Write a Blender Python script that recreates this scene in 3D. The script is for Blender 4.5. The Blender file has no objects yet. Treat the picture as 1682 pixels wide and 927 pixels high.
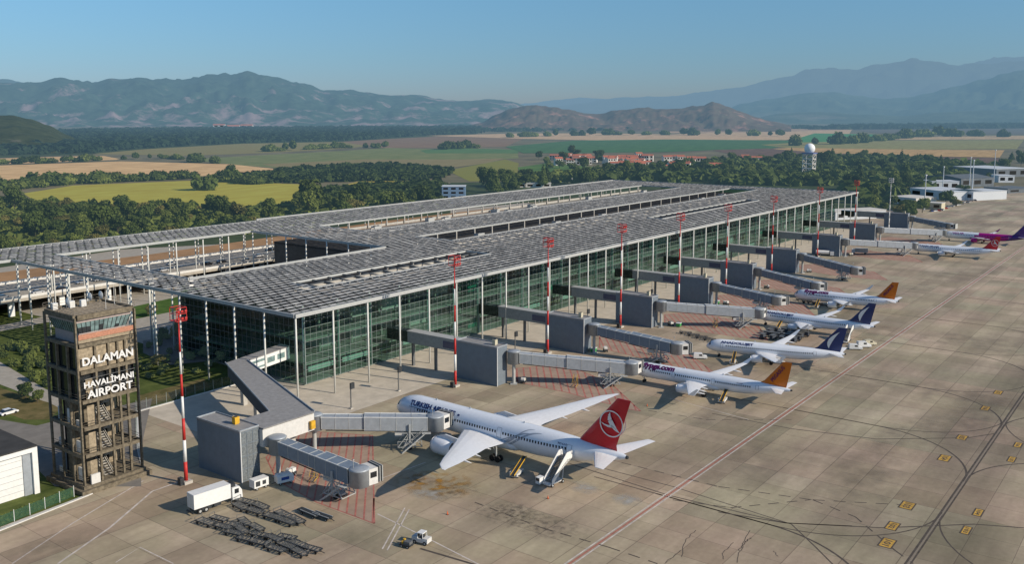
import bpy, bmesh, math, random
from mathutils import Vector, Matrix, Euler
random.seed(7)
R=math.radians
sc=bpy.context.scene
COL=sc.collection
BAY=12.3
HR=22.9            # height of the steel roof plane
# ---------------------------------------------------------------- camera
CX,CY_,CZ=-147.95,-178.20,72.50
YAW,PITCH,FPX,PPX,PPY=0.6443,0.1319,1525.44,841.0,389.18
Fv=Vector((math.cos(YAW)*math.cos(PITCH),math.sin(YAW)*math.cos(PITCH),-math.sin(PITCH)))
Rv=Vector((math.sin(YAW),-math.cos(YAW),0)); Uv=Rv.cross(Fv)
cam=bpy.data.cameras.new('camera'); cam_o=bpy.data.objects.new('camera',cam); COL.objects.link(cam_o)
cam.sensor_fit='HORIZONTAL'; cam.sensor_width=36; cam.lens=FPX/1682*36
cam.shift_x=0; cam.shift_y=-(463.5-PPY)/1682
cam.clip_start=1; cam.clip_end=60000
cam_o.matrix_world=Matrix(((Rv.x,Uv.x,-Fv.x,CX),(Rv.y,Uv.y,-Fv.y,CY_),(Rv.z,Uv.z,-Fv.z,CZ),(0,0,0,1)))
sc.camera=cam_o
def at(px,py,z=0.0):
    "surveyed point: where the sight line of a photo point meets height z"
    d=Fv*FPX+Rv*(px-PPX)-Uv*(py-PPY); t=(z-CZ)/d.z
    return Vector((CX+d.x*t,CY_+d.y*t,z))
# ---------------------------------------------------------------- materials
def _n(nt,t,**kw):
    n=nt.nodes.new(t)
    for k,v in kw.items():
        if k.startswith('i_'): n.inputs[int(k[2:])].default_value=v
        else: setattr(n,k,v)
    return n
def set_ramp(r,stops):
    e=r.color_ramp.elements
    while len(e)>1: e.remove(e[-1])
    e[0].position=stops[0][0]; e[0].color=(*stops[0][1],1)
    for p_,c_ in stops[1:]: n_=e.new(p_); n_.color=(*c_,1)
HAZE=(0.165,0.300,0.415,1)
def add_haze(nt,shader_out,out_node,D=8000.0,maxf=1.0,hc=None):  # haze painted into the surface as a glow that grows with distance
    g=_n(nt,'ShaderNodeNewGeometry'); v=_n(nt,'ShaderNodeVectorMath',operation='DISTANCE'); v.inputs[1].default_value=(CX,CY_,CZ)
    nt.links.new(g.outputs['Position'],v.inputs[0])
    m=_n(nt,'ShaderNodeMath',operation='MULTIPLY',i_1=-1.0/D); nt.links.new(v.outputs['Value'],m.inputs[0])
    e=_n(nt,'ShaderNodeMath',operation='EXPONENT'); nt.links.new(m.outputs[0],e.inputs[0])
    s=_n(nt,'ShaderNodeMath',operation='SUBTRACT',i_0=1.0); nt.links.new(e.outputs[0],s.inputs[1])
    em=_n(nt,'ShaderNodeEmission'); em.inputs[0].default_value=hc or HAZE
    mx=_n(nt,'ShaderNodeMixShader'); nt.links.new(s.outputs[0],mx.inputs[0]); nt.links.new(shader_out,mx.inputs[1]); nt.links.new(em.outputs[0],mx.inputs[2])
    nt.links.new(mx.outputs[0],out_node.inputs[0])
def mat(name,c,rough=0.7,metal=0.0,var=0.12,scale=1.5,c2=None,haze=False,spec=0.3,bump=0.0,coat=0.0,emit=None,wobj=True,stretch=None,D=8000.0):
    m=bpy.data.materials.new(name); m.use_nodes=True; nt=m.node_tree
    b=nt.nodes['Principled BSDF']; out=nt.nodes['Material Output']
    b.inputs['Roughness'].default_value=rough; b.inputs['Metallic'].default_value=metal
    b.inputs['Specular IOR Level'].default_value=spec
    if coat: b.inputs['Coat Weight'].default_value=coat; b.inputs['Coat Roughness'].default_value=0.08
    g=_n(nt,'ShaderNodeNewGeometry')
    src=g.outputs['Position']
    if stretch:
        mp=_n(nt,'ShaderNodeMapping'); mp.inputs['Scale'].default_value=stretch; nt.links.new(src,mp.inputs[0]); src=mp.outputs[0]
    no=_n(nt,'ShaderNodeTexNoise'); no.inputs['Scale'].default_value=scale; no.inputs['Detail'].default_value=5; no.inputs['Roughness'].default_value=0.65
    nt.links.new(src,no.inputs['Vector'])
    r=_n(nt,'ShaderNodeValToRGB'); nt.links.new(no.outputs[0],r.inputs[0])
    r.color_ramp.elements[0].position=0.3; r.color_ramp.elements[1].position=0.7
    a=[x*(1-var) for x in c]; d=[min(1,x*(1+var)) for x in (c2 or c)]
    r.color_ramp.elements[0].color=(*a,1); r.color_ramp.elements[1].color=(*d,1)
    nt.links.new(r.outputs[0],b.inputs['Base Color'])
    if bump:
        bp=_n(nt,'ShaderNodeBump'); bp.inputs['Strength'].default_value=bump; bp.inputs['Distance'].default_value=0.3
        nt.links.new(no.outputs[0],bp.inputs['Height']); nt.links.new(bp.outputs[0],b.inputs['Normal'])
    if emit: b.inputs['Emission Color'].default_value=(*emit,1); b.inputs['Emission Strength'].default_value=1
    if haze: add_haze(nt,b.outputs[0],out,D)
    return m
def leafmat(name,dark,light,haze=True):
    m=bpy.data.materials.new(name); m.use_nodes=True; nt=m.node_tree; b=nt.nodes['Principled BSDF']; out=nt.nodes['Material Output']
    b.inputs['Roughness'].default_value=0.75; b.inputs['Specular IOR Level'].default_value=0.15
    g=_n(nt,'ShaderNodeNewGeometry'); oi=_n(nt,'ShaderNodeObjectInfo')
    no=_n(nt,'ShaderNodeTexNoise'); no.inputs['Scale'].default_value=0.35; no.inputs['Detail'].default_value=3; nt.links.new(g.outputs['Position'],no.inputs['Vector'])
    a1=_n(nt,'ShaderNodeMath',operation='MULTIPLY',i_1=0.45); nt.links.new(g.outputs['Random Per Island'],a1.inputs[0])
    a2=_n(nt,'ShaderNodeMath',operation='MULTIPLY_ADD',i_1=0.5); nt.links.new(oi.outputs['Random'],a2.inputs[0]); nt.links.new(a1.outputs[0],a2.inputs[2])
    a3=_n(nt,'ShaderNodeMath',operation='MULTIPLY_ADD',i_1=0.5); nt.links.new(no.outputs[0],a3.inputs[0]); nt.links.new(a2.outputs[0],a3.inputs[2])
    r=_n(nt,'ShaderNodeValToRGB'); nt.links.new(a3.outputs[0],r.inputs[0])
    r.color_ramp.elements[0].position=0.25; r.color_ramp.elements[1].position=1.0
    r.color_ramp.elements[0].color=(*dark,1); r.color_ramp.elements[1].color=(*light,1)
    nt.links.new(r.outputs[0],b.inputs['Base Color'])
    tr=_n(nt,'ShaderNodeBsdfTranslucent'); nt.links.new(r.outputs[0],tr.inputs[0])
    mx=_n(nt,'ShaderNodeMixShader',i_0=0.25); nt.links.new(b.outputs[0],mx.inputs[1]); nt.links.new(tr.outputs[0],mx.inputs[2])
    if haze: add_haze(nt,mx.outputs[0],out)
    else: nt.links.new(mx.outputs[0],out.inputs[0])
    return m
# ---------------------------------------------------------------- mesh builder
class MB:
    def __init__(s): s.v=[]; s.f=[]; s.m=[]; s.cur=0
    def add(s,vs,fs,mi=None):
        o=len(s.v); s.v+= [tuple(v) for v in vs]; mi=s.cur if mi is None else mi
        for f in fs: s.f.append(tuple(i+o for i in f)); s.m.append(mi)
    def box(s,x0,x1,y0,y1,z0,z1,M=None,mi=None):
        vs=[Vector((x,y,z)) for z in (z0,z1) for (x,y) in ((x0,y0),(x1,y0),(x1,y1),(x0,y1))]
        if M is not None: vs=[M@v for v in vs]
        s.add(vs,[(3,2,1,0),(4,5,6,7),(0,1,5,4),(1,2,6,5),(2,3,7,6),(3,0,4,7)],mi)
    def bar(s,a,b,w,h=None,mi=None,up=Vector((0,0,1))):
        a=Vector(a); b=Vector(b); h=h or w; d=b-a; L=d.length
        if L<1e-6: return
        d/=L; u=up if abs(d.dot(up))<0.98 else Vector((0,1,0))
        r=d.cross(u).normalized(); u=r.cross(d)
        vs=[]
        for p in (a,b):
            for (i,j) in ((-1,-1),(1,-1),(1,1),(-1,1)): vs.append(p+r*(i*w/2)+u*(j*h/2))
        s.add(vs,[(3,2,1,0),(4,5,6,7),(0,1,5,4),(1,2,6,5),(2,3,7,6),(3,0,4,7)],mi)
    def tube(s,a,b,r0,r1=None,n=10,mi=None,cap=True):
        a=Vector(a); b=Vector(b); r1=r0 if r1 is None else r1; d=(b-a).normalized()
        u=Vector((0,0,1)) if abs(d.z)<0.95 else Vector((0,1,0)); r=d.cross(u).normalized(); u=r.cross(d)
        vs=[]
        for p,q in ((a,r0),(b,r1)):
            for i in range(n):
                t=2*math.pi*i/n; vs.append(p+(r*math.cos(t)+u*math.sin(t))*q)
        fs=[(i,(i+1)%n,n+(i+1)%n,n+i) for i in range(n)]
        if cap: fs+= [tuple(range(n-1,-1,-1)),tuple(range(n,2*n))]
        s.add(vs,fs,mi)
    def prism(s,poly,z0,z1,mi=None):
        n=len(poly); zt=z1 if isinstance(z1,(list,tuple)) else [z1]*n; zb=z0 if isinstance(z0,(list,tuple)) else [z0]*n
        area=sum(poly[i][0]*poly[(i+1)%n][1]-poly[(i+1)%n][0]*poly[i][1] for i in range(n))
        idx=list(range(n)) if area>0 else list(range(n-1,-1,-1))
        vs=[(poly[i][0],poly[i][1],zb[i]) for i in idx]+[(poly[i][0],poly[i][1],zt[i]) for i in idx]
        s.add(vs,[tuple(range(n-1,-1,-1)),tuple(range(n,2*n))]+[(i,(i+1)%n,n+(i+1)%n,n+i) for i in range(n)],mi)
    def sheet(s,poly,z,mi=None):
        n=len(poly); area=sum(poly[i][0]*poly[(i+1)%n][1]-poly[(i+1)%n][0]*poly[i][1] for i in range(n))
        pts=poly if area>0 else poly[::-1]
        s.add([(p[0],p[1],z) for p in pts],[tuple(range(n))],mi)
    def strip(s,pts,w,z,mi=None):
        "flat ribbon along a polyline"
        P=[Vector((p[0],p[1],0)) for p in pts]; vs=[]
        for i,q in enumerate(P):
            d=(P[min(i+1,len(P)-1)]-P[max(i-1,0)]).normalized(); nrm=Vector((-d.y,d.x,0))
            ww=w[i] if isinstance(w,(list,tuple)) else w
            vs+= [(q.x-nrm.x*ww/2,q.y-nrm.y*ww/2,z),(q.x+nrm.x*ww/2,q.y+nrm.y*ww/2,z)]
        s.add(vs,[(2*i,2*i+2,2*i+3,2*i+1) for i in range(len(P)-1)],mi)
    def lathe(s,prof,n=20,axis='z',o=(0,0,0),mi=None,sy=1.0):
        "prof: list of (r, h)"
        vs=[];o=Vector(o)
        for r,h in prof:
            for i in range(n):
                t=2*math.pi*i/n; c,q=math.cos(t)*r,math.sin(t)*r*sy
                vs.append(o+(Vector((c,q,h)) if axis=='z' else Vector((h,c,q))))
        fs=[]
        for k in range(len(prof)-1):
            for i in range(n):
                a=(k*n+i,k*n+(i+1)%n,(k+1)*n+(i+1)%n,(k+1)*n+i)
                fs.append(a if axis=='z' else a)
        s.add(vs,fs,mi)
    def loft(s,rings,mi=None,cap=True,closed=True):
        n=len(rings[0]); vs=[v for r in rings for v in r]; fs=[]
        for k in range(len(rings)-1):
            for i in range(n if closed else n-1):
                fs.append((k*n+i,k*n+(i+1)%n,(k+1)*n+(i+1)%n,(k+1)*n+i))
        if cap: fs+= [tuple(range(n-1,-1,-1)),tuple(range((len(rings)-1)*n,len(rings)*n))]
        s.add(vs,fs,mi)
    def mesh(s,name,mats,smooth=False):
        me=bpy.data.meshes.new(name); me.from_pydata(s.v,[],s.f)
        for m in (mats if isinstance(mats,(list,tuple)) else [mats]): me.materials.append(m)
        if any(s.m): me.polygons.foreach_set('material_index',s.m)
        if smooth: me.polygons.foreach_set('use_smooth',[True]*len(s.f))
        me.update(); return me
    def build(s,name,mats,parent=None,smooth=False,fix=False):
        me=s.mesh(name,mats,smooth)
        if fix:
            bm=bmesh.new(); bm.from_mesh(me); bmesh.ops.recalc_face_normals(bm,faces=bm.faces); bm.to_mesh(me); bm.free()
        o=bpy.data.objects.new(name,me); COL.objects.link(o)
        if parent is not None: o.parent=parent
        return o
def tag(o,label=None,cat=None,group=None,kind=None):
    if label: o['label']=label
    if cat: o['category']=cat
    if group: o['group']=group
    if kind: o['kind']=kind
    return o
def thing(name,label,cat,loc=(0,0,0),rz=0,group=None):
    o=bpy.data.objects.new(name,None); COL.objects.link(o); o.location=loc; o.rotation_euler=(0,0,rz); o.empty_display_size=0.5
    return tag(o,label,cat,group)
def struct(o,label=None,cat=None): return tag(o,label,cat,None,'structure')
KIDS={}
def dup(root,loc=None,rz=None,label=None,group=None,scale=None):
    "a copy of a thing with copies of its parts and sub-parts"
    r=root.copy(); COL.objects.link(r)
    if loc is not None: r.location=loc
    if rz is not None: r.rotation_euler=(0,0,rz)
    if scale is not None: r.scale=scale
    if label: r['label']=label
    if group: r['group']=group
    if root.name not in KIDS: KIDS[root.name]=[(c,list(c.children)) for c in root.children]
    for c,gs in KIDS[root.name]:
        c2=c.copy(); COL.objects.link(c2); c2.parent=r
        for g in gs:
            g2=g.copy(); COL.objects.link(g2); g2.parent=c2
    return r
def text_mesh(s,size,name,m,bold=0.0,shear=0.0,width=None,height=None,extr=0.0,spacing=1.0):
    "lettering as a mesh in the XY plane, lower left corner at the origin"
    cu=bpy.data.curves.new(name,'FONT'); cu.body=s; cu.size=size; cu.offset=bold; cu.shear=shear; cu.extrude=extr; cu.space_character=spacing; cu.resolution_u=3
    o=bpy.data.objects.new(name,cu); COL.objects.link(o); dg=bpy.context.evaluated_depsgraph_get()
    me=bpy.data.meshes.new_from_object(o.evaluated_get(dg)); bpy.data.objects.remove(o); bpy.data.curves.remove(cu)
    xs=[v.co.x for v in me.vertices]; ys=[v.co.y for v in me.vertices]; x0,x1,y0,y1=min(xs),max(xs),min(ys),max(ys)
    sx=(width/(x1-x0)) if width else 1; sy=(height/(y1-y0)) if height else sx
    if not width and height: sx=sy
    for v in me.vertices: v.co.x=(v.co.x-x0)*sx; v.co.y=(v.co.y-y0)*sy
    me.materials.clear(); me.materials.append(m); me.name=name
    return me
# ---------------------------------------------------------------- light
SUN_EL,SUN_AZ=28.0,-77.0
SKYT=((.345,.45,.76),(.41,.585,.80),(.52,.76,.90))
w=bpy.data.worlds.new('World'); sc.world=w; w.use_nodes=True; nt=w.node_tree
bg=nt.nodes['Background']; sky=nt.nodes.new('ShaderNodeTexSky'); sky.sky_type='NISHITA'; sky.sun_disc=False
sky.sun_elevation=R(SUN_EL); sky.sun_rotation=R(90-SUN_AZ); sky.altitude=50; sky.air_density=1.0; sky.dust_density=0.2; sky.ozone_density=2.5
tc=_n(nt,'ShaderNodeTexCoord'); sp_=_n(nt,'ShaderNodeSeparateXYZ'); nt.links.new(tc.outputs['Generated'],sp_.inputs[0])
rp=_n(nt,'ShaderNodeValToRGB'); nt.links.new(sp_.outputs[2],rp.inputs[0])
set_ramp(rp,((0.0,SKYT[0]),(.06,SKYT[1]),(.14,SKYT[2]),(1.0,(1,1,1))))
mxs=_n(nt,'ShaderNodeMix',data_type='RGBA',blend_type='MULTIPLY'); mxs.inputs[0].default_value=1; nt.links.new(sky.outputs[0],mxs.inputs[6]); nt.links.new(rp.outputs[0],mxs.inputs[7])
nt.links.new(mxs.outputs[2],bg.inputs[0]); bg.inputs[1].default_value=0.115
sd=Vector((math.cos(R(SUN_AZ))*math.cos(R(SUN_EL)),math.sin(R(SUN_AZ))*math.cos(R(SUN_EL)),math.sin(R(SUN_EL))))
sl=bpy.data.lights.new('sun','SUN'); sl.energy=4.8; sl.angle=R(0.5); sl.color=(1.0,0.89,0.74)
so=bpy.data.objects.new('sun',sl); COL.objects.link(so); so.rotation_euler=sd.to_track_quat('Z','Y').to_euler(); so.location=sd*200
sc.view_settings.view_transform='Standard'; sc.view_settings.look='None'; sc.view_settings.exposure=0; sc.view_settings.gamma=1
# ---------------------------------------------------------------- palette
M={}
def louv_mat():
    m=mat('louvre_metal',(0.3,0.3,0.3),0.9,spec=0.0); nt=m.node_tree; b=nt.nodes['Principled BSDF']; g=_n(nt,'ShaderNodeNewGeometry'); r=_n(nt,'ShaderNodeValToRGB'); nt.links.new(g.outputs['Random Per Island'],r.inputs[0])
    set_ramp(r,((0,(.34,.338,.325)),(.45,(.40,.398,.385)),(.8,(.45,.448,.43)),(1,(.52,.515,.49))))
    nt.links.new(r.outputs[0],b.inputs['Base Color']); return m
M['conc']=mat('concrete_light',(0.42,0.40,0.36),0.85,var=0.18,scale=0.8)
M['concd']=mat('concrete_weathered',(0.155,0.13,0.092),0.88,var=0.5,scale=1.6)
M['col']=mat('column_paint',(0.62,0.62,0.58),0.55,var=0.12,scale=0.8)
M['fascia']=mat('fascia_metal',(0.40,0.41,0.40),0.5,var=0.1)
M['louv']=louv_mat()
M['steel']=mat('steel_grey',(0.16,0.165,0.165),0.55,0.3,var=0.15)
M['roofd']=mat('roof_membrane',(0.05,0.05,0.05),0.9,var=0.25,scale=0.3)
M['roofslot']=mat('roof_membrane_pale',(0.24,0.225,0.20),0.9,var=0.3,scale=0.25)
M['mull']=mat('mullion_metal',(0.30,0.35,0.34),0.45,0.2)
M['white']=mat('white_paint',(0.72,0.72,0.70),0.45,var=0.06)
M['whited']=mat('white_wall',(0.60,0.59,0.56),0.7,var=0.1)
M['red']=mat('red_paint',(0.50,0.035,0.03),0.5,var=0.12)
M['boxm']=mat('cladding_slate',(0.15,0.20,0.25),0.45,0.1,var=0.08,scale=0.7)
M['boxf']=mat('cladding_grey',(0.19,0.225,0.26),0.5,0.25,var=0.1,scale=0.7)
M['boxroof']=mat('box_roof',(0.27,0.265,0.26),0.8,var=0.18,scale=1.0)
M['grat']=mat('grating',(0.17,0.19,0.20),0.6,0.2,var=0.35,scale=3)
M['brid']=mat('bridge_panel',(0.34,0.37,0.40),0.45,0.2,var=0.12,scale=1.0)
M['brid2']=mat('bridge_panel_dark',(0.19,0.235,0.29),0.5,0.2,var=0.1,scale=1.0)
M['link']=mat('link_panel',(0.25,0.28,0.29),0.6,0.1,var=0.15)
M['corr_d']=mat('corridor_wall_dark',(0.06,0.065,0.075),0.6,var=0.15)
M['black']=mat('black_rubber',(0.02,0.02,0.02),0.8)
M['dark']=mat('dark_metal',(0.045,0.05,0.055),0.55,0.2,var=0.3)
M['yellow']=mat('yellow_paint',(0.62,0.36,0.03),0.6,var=0.2)
M['cream']=mat('cream_paint',(0.50,0.46,0.34),0.6)
M['brick']=mat('brick_band',(0.42,0.20,0.13),0.85,var=0.25,scale=4)
M['beige']=mat('beige_panel',(0.30,0.245,0.17),0.85,var=0.4,scale=1.8)
M['tglass']=mat('tower_glass_dark',(0.012,0.016,0.02),0.12,0.0,var=0.3,spec=0.8)
M['cabglass']=mat('cab_glass',(0.17,0.25,0.25),0.15,var=0.5,scale=0.9,spec=0.8)
M['green']=mat('green_plastic',(0.06,0.35,0.10),0.5)
M['lamp']=mat('lamp_glass',(0.5,0.5,0.5),0.2)
M['blue']=mat('blue_paint',(0.03,0.08,0.30),0.4)
def glass_mat(name,tint,refl=(0.5,0.62,0.6),alpha=0.5):
    m=bpy.data.materials.new(name); m.use_nodes=True; nt=m.node_tree; out=nt.nodes['Material Output']
    b=nt.nodes['Principled BSDF']; b.inputs['Base Color'].default_value=(*tint,1); b.inputs['Roughness'].default_value=0.06; b.inputs['Specular IOR Level'].default_value=0.9
    g=_n(nt,'ShaderNodeNewGeometry'); no=_n(nt,'ShaderNodeTexNoise'); no.inputs['Scale'].default_value=0.12; nt.links.new(g.outputs['Position'],no.inputs['Vector'])
    r=_n(nt,'ShaderNodeValToRGB'); r.color_ramp.elements[0].position=0.4; r.color_ramp.elements[1].position=0.62
    r.color_ramp.elements[0].color=(*[t*0.5 for t in tint],1); r.color_ramp.elements[1].color=(*[t*1.8 for t in tint],1)
    nt.links.new(no.outputs[0],r.inputs[0]); nt.links.new(r.outputs[0],b.inputs['Base Color'])
    tr=_n(nt,'ShaderNodeBsdfTransparent'); tr.inputs[0].default_value=(0.55,0.78,0.70,1)
    mx=_n(nt,'ShaderNodeMixShader',i_0=alpha); nt.links.new(tr.outputs[0],mx.inputs[1]); nt.links.new(b.outputs[0],mx.inputs[2]); nt.links.new(mx.outputs[0],out.inputs[0])
    return m
M['glass']=glass_mat('curtain_glass',(0.04,0.062,0.058),alpha=0.30)
# ================================================================ GROUND
def ground_mat():
    m=mat('terrain_soil',(0.115,0.10,0.045),0.95,var=0.35,scale=0.01,c2=(0.16,0.13,0.065),haze=True)
    return m
mb=MB()
# one sheet to the horizon, rings so that far faces stay well-shaped
rr=[0,200,500,1200,3000,8000,20000,45000]; N=48
vs=[(0,0,-0.02)]; fs=[]
for r_ in rr[1:]:
    for i in range(N): t=2*math.pi*i/N; vs.append((r_*math.cos(t),r_*math.sin(t),-0.02))
for i in range(N): fs.append((0,1+i,1+(i+1)%N))
for k in range(len(rr)-2):
    for i in range(N): a=1+k*N; b=1+(k+1)*N; fs.append((a+i,b+i,b+(i+1)%N,a+(i+1)%N))
mb.add(vs,fs); struct(mb.build('ground',ground_mat()))
# ---- apron
def apron_mat():
    m=bpy.data.materials.new('apron_concrete'); m.use_nodes=True; nt=m.node_tree; b=nt.nodes['Principled BSDF']; out=nt.nodes['Material Output']
    b.inputs['Roughness'].default_value=0.85; b.inputs['Specular IOR Level'].default_value=0.25
    g=_n(nt,'ShaderNodeNewGeometry'); P=g.outputs['Position']
    br=_n(nt,'ShaderNodeTexBrick'); br.offset=0; br.squash=1; br.inputs['Scale'].default_value=1.0
    br.inputs['Color1'].default_value=(0.405,0.345,0.262,1); br.inputs['Color2'].default_value=(0.485,0.415,0.325,1); br.inputs['Mortar'].default_value=(0.24,0.20,0.155,1)
    br.inputs['Mortar Size'].default_value=0.07; br.inputs['Mortar Smooth'].default_value=0.6; br.inputs['Brick Width'].default_value=7.5; br.inputs['Row Height'].default_value=7.5; br.inputs['Bias'].default_value=-0.1
    nt.links.new(P,br.inputs['Vector'])
    def noise(scale,detail,stretch=(1,1,1),lo=0.35,hi=0.65,c0=(0,0,0),c1=(1,1,1),rough=0.6):
        mp=_n(nt,'ShaderNodeMapping'); mp.inputs['Scale'].default_value=stretch; nt.links.new(P,mp.inputs[0])
        n=_n(nt,'ShaderNodeTexNoise'); n.inputs['Scale'].default_value=scale; n.inputs['Detail'].default_value=detail; n.inputs['Roughness'].default_value=rough; nt.links.new(mp.outputs[0],n.inputs['Vector'])
        r=_n(nt,'ShaderNodeValToRGB'); r.color_ramp.elements[0].position=lo; r.color_ramp.elements[1].position=hi
        r.color_ramp.elements[0].color=(*c0,1); r.color_ramp.elements[1].color=(*c1,1); nt.links.new(n.outputs[0],r.inputs[0]); return r.outputs[0]
    def mul(a,bb,f=1.0):
        x=_n(nt,'ShaderNodeMix',data_type='RGBA',blend_type='MULTIPLY'); x.inputs[0].default_value=f
        nt.links.new(a,x.inputs[6]); nt.links.new(bb,x.inputs[7]); return x.outputs[2]
    c=mul(br.outputs[0],noise(0.045,5,(1,1,1),0.38,0.62,(0.98,1.0,0.95),(1.03,0.985,1.02)))
    b2=_n(nt,'ShaderNodeTexBrick'); b2.offset=0.5; b2.inputs['Scale'].default_value=1.0; b2.inputs['Color1'].default_value=(0.86,0.85,0.82,1); b2.inputs['Color2'].default_value=(1.10,1.09,1.07,1); b2.inputs['Mortar'].default_value=(0.9,0.88,0.86,1)
    b2.inputs['Mortar Size'].default_value=0.12; b2.inputs['Brick Width'].default_value=30; b2.inputs['Row Height'].default_value=7.5; nt.links.new(P,b2.inputs['Vector']); c=mul(c,b2.outputs[0])
    b3=_n(nt,'ShaderNodeTexBrick'); b3.offset=0; b3.inputs['Scale'].default_value=1.0; b3.inputs['Color1'].default_value=(1.06,0.99,0.96,1); b3.inputs['Color2'].default_value=(0.94,0.98,0.92,1); b3.inputs['Mortar'].default_value=(1,1,1,1)
    b3.inputs['Mortar Size'].default_value=0; b3.inputs['Brick Width'].default_value=15; b3.inputs['Row Height'].default_value=15; nt.links.new(P,b3.inputs['Vector']); c=mul(c,b3.outputs[0])
    c=mul(c,noise(0.035,6,(1,1,1),0.3,0.7,(0.72,0.71,0.69),(1.13,1.12,1.10)))
    c=mul(c,noise(0.06,7,(0.25,1.6,1),0.36,0.64,(0.76,0.74,0.72),(1.13,1.12,1.11)))     # wear along the taxi direction
    c=mul(c,noise(0.9,4,(1,1,1),0.3,0.7,(0.90,0.89,0.88),(1.05,1.05,1.05)))
    c=mul(c,noise(0.02,4,(3.0,0.5,1),0.55,0.72,(1.0,1.0,1.0),(0.80,0.79,0.78)))
    # tyre-darkened lane along the taxi line
    s=_n(nt,'ShaderNodeSeparateXYZ'); nt.links.new(P,s.inputs[0])
    a=_n(nt,'ShaderNodeMath',operation='ADD',i_1=144.0); nt.links.new(s.outputs[1],a.inputs[0]); ab=_n(nt,'ShaderNodeMath',operation='ABSOLUTE'); nt.links.new(a.outputs[0],ab.inputs[0])
    rp=_n(nt,'ShaderNodeMapRange'); rp.inputs[1].default_value=2; rp.inputs[2].default_value=14; rp.inputs[3].default_value=0.72; rp.inputs[4].default_value=1.0; rp.interpolation_type='SMOOTHSTEP'; nt.links.new(ab.outputs[0],rp.inputs[0])
    cc=_n(nt,'ShaderNodeCombineColor'); [nt.links.new(rp.outputs[0],cc.inputs[i]) for i in range(3)]
    c=mul(c,cc.outputs[0])
    nt.links.new(c,b.inputs['Base Color'])
    bp=_n(nt,'ShaderNodeBump'); bp.inputs['Strength'].default_value=0.15; bp.inputs['Distance'].default_value=0.05; nt.links.new(br.outputs['Fac'],bp.inputs['Height']); nt.links.new(bp.outputs[0],b.inputs['Normal'])
    add_haze(nt,b.outputs[0],out)
    return m
M['apron']=apron_mat()
M['asph']=mat('asphalt_pale',(0.20,0.185,0.165),0.9,var=0.15,scale=0.4)
M['pave']=mat('pavement',(0.36,0.33,0.28),0.9,var=0.15,scale=0.5)
def grass_mat(name,c,c2,haze=False,scale=0.25): return mat(name,c,0.95,var=0.25,scale=scale,c2=c2,haze=haze,spec=0.1)
M['grass']=grass_mat('lawn',(0.055,0.085,0.022),(0.10,0.12,0.035))
M['grassdry']=grass_mat('dry_lawn',(0.10,0.10,0.035),(0.17,0.13,0.06))
M['shrubby']=grass_mat('scrub_floor',(0.03,0.05,0.015),(0.06,0.075,0.025),haze=True,scale=0.05)
mb=MB()
apron_poly=[(-400,-420),(900,-420),(900,-6),(640,-6),(600,14),(500,16),(470,12),(BAY*37,12),(5,27.3),(-2,27.3),(-27,27.3),(-41.5,3.5),(-47.5,-8.3),(-61,-11.4),(-78,-13.6),(-160,-25),(-400,-60)]
n_=len(apron_poly)
mb.sheet(apron_poly,0.0); o=mb.build('apron',M['apron']); struct(o)
bm=bmesh.new(); bm.from_mesh(o.data); bmesh.ops.triangulate(bm,faces=bm.faces); bm.to_mesh(o.data); bm.free()
# kerb along the yard edge
mb=MB()
kb=[(-160,-25),(-78,-13.6),(-61,-11.4),(-47.5,-8.3),(-41.5,3.5),(-27,27.3),(-2,27.3),(5,27.3)]
for a,b in zip(kb,kb[1:]): mb.bar((a[0],a[1],0.05),(b[0],b[1],0.05),0.6,0.26)
struct(mb.build('kerb',M['whited']))
# ---- landside yard ground pieces
def gsheet(name,poly,m,z,kind='structure'):
    mb=MB(); mb.sheet(poly,z); o=mb.build(name,m); o['kind']=kind
    bm=bmesh.new(); bm.from_mesh(o.data); bmesh.ops.triangulate(bm,faces=bm.faces); bm.to_mesh(o.data); bm.free(); return o
def px(pts,z=0): return [tuple(at(x,y,z)[:2]) for x,y in pts]
gsheet('yard_ground',[(-420,-64),(-160,-25),(-78,-13.6),(-61,-11.4),(-47.5,-8.3),(-41.5,3.5),(-27,27.3),(-2,27.3),(12,27.3),(12,330),(-420,330)],M['grass'],0.008)
gsheet('yard_road',px([(-60,700),(0,690),(60,700),(100,690),(250,655),(232,735),(232,800),(90,800),(60,770),(-60,745)]),M['asph'],0.02)
gsheet('yard_road',px([(-80,590),(0,595),(75,640),(100,650),(100,672),(60,655),(0,632),(-80,628)]),M['pave'],0.024)
gsheet('dry_lawn',px([(-20,638),(0,638),(80,662),(100,672),(80,690),(40,690),(-20,668)]),M['grassdry'],0.028)
gsheet('dry_lawn',px([(228,650),(335,622),(345,636),(228,672)]),M['grassdry'],0.012)
gsheet('garden_path',px([(-80,545),(0,535),(75,520),(130,520),(130,528),(75,530),(0,545),(-80,556)]),M['pave'],0.016)
gsheet('garden_path',px([(215,528),(345,502),(400,494),(400,508),(345,516),(218,545)]),M['pave'],0.016)
gsheet('garden_path',px([(215,498),(300,480),(300,484),(215,504)]),M['pave'],0.016)
gsheet('garden_path',px([(235,560),(300,548),(380,548),(420,565),(400,590),(330,595),(280,600),(235,580)]),M['asph'],0.014)
gsheet('lawn',px([(215,505),(300,486),(345,486),(345,500),(215,526)]),grass_mat('lawn_bright',(0.05,0.11,0.025),(0.075,0.13,0.03)),0.013)
gsheet('terminal_pavement',[(5,12),(BAY*37,12),(BAY*37+10,300),(12,300),(12,27)],M['pave'],0.004)
gsheet('terminal_pavement',[(-27,-15),(458,-15),(458,12),(5,12),(5,27.2),(-27,27.2)],mat('forecourt_concrete',(0.52,0.46,0.37),0.9,var=0.16,scale=0.25),0.003)
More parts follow.
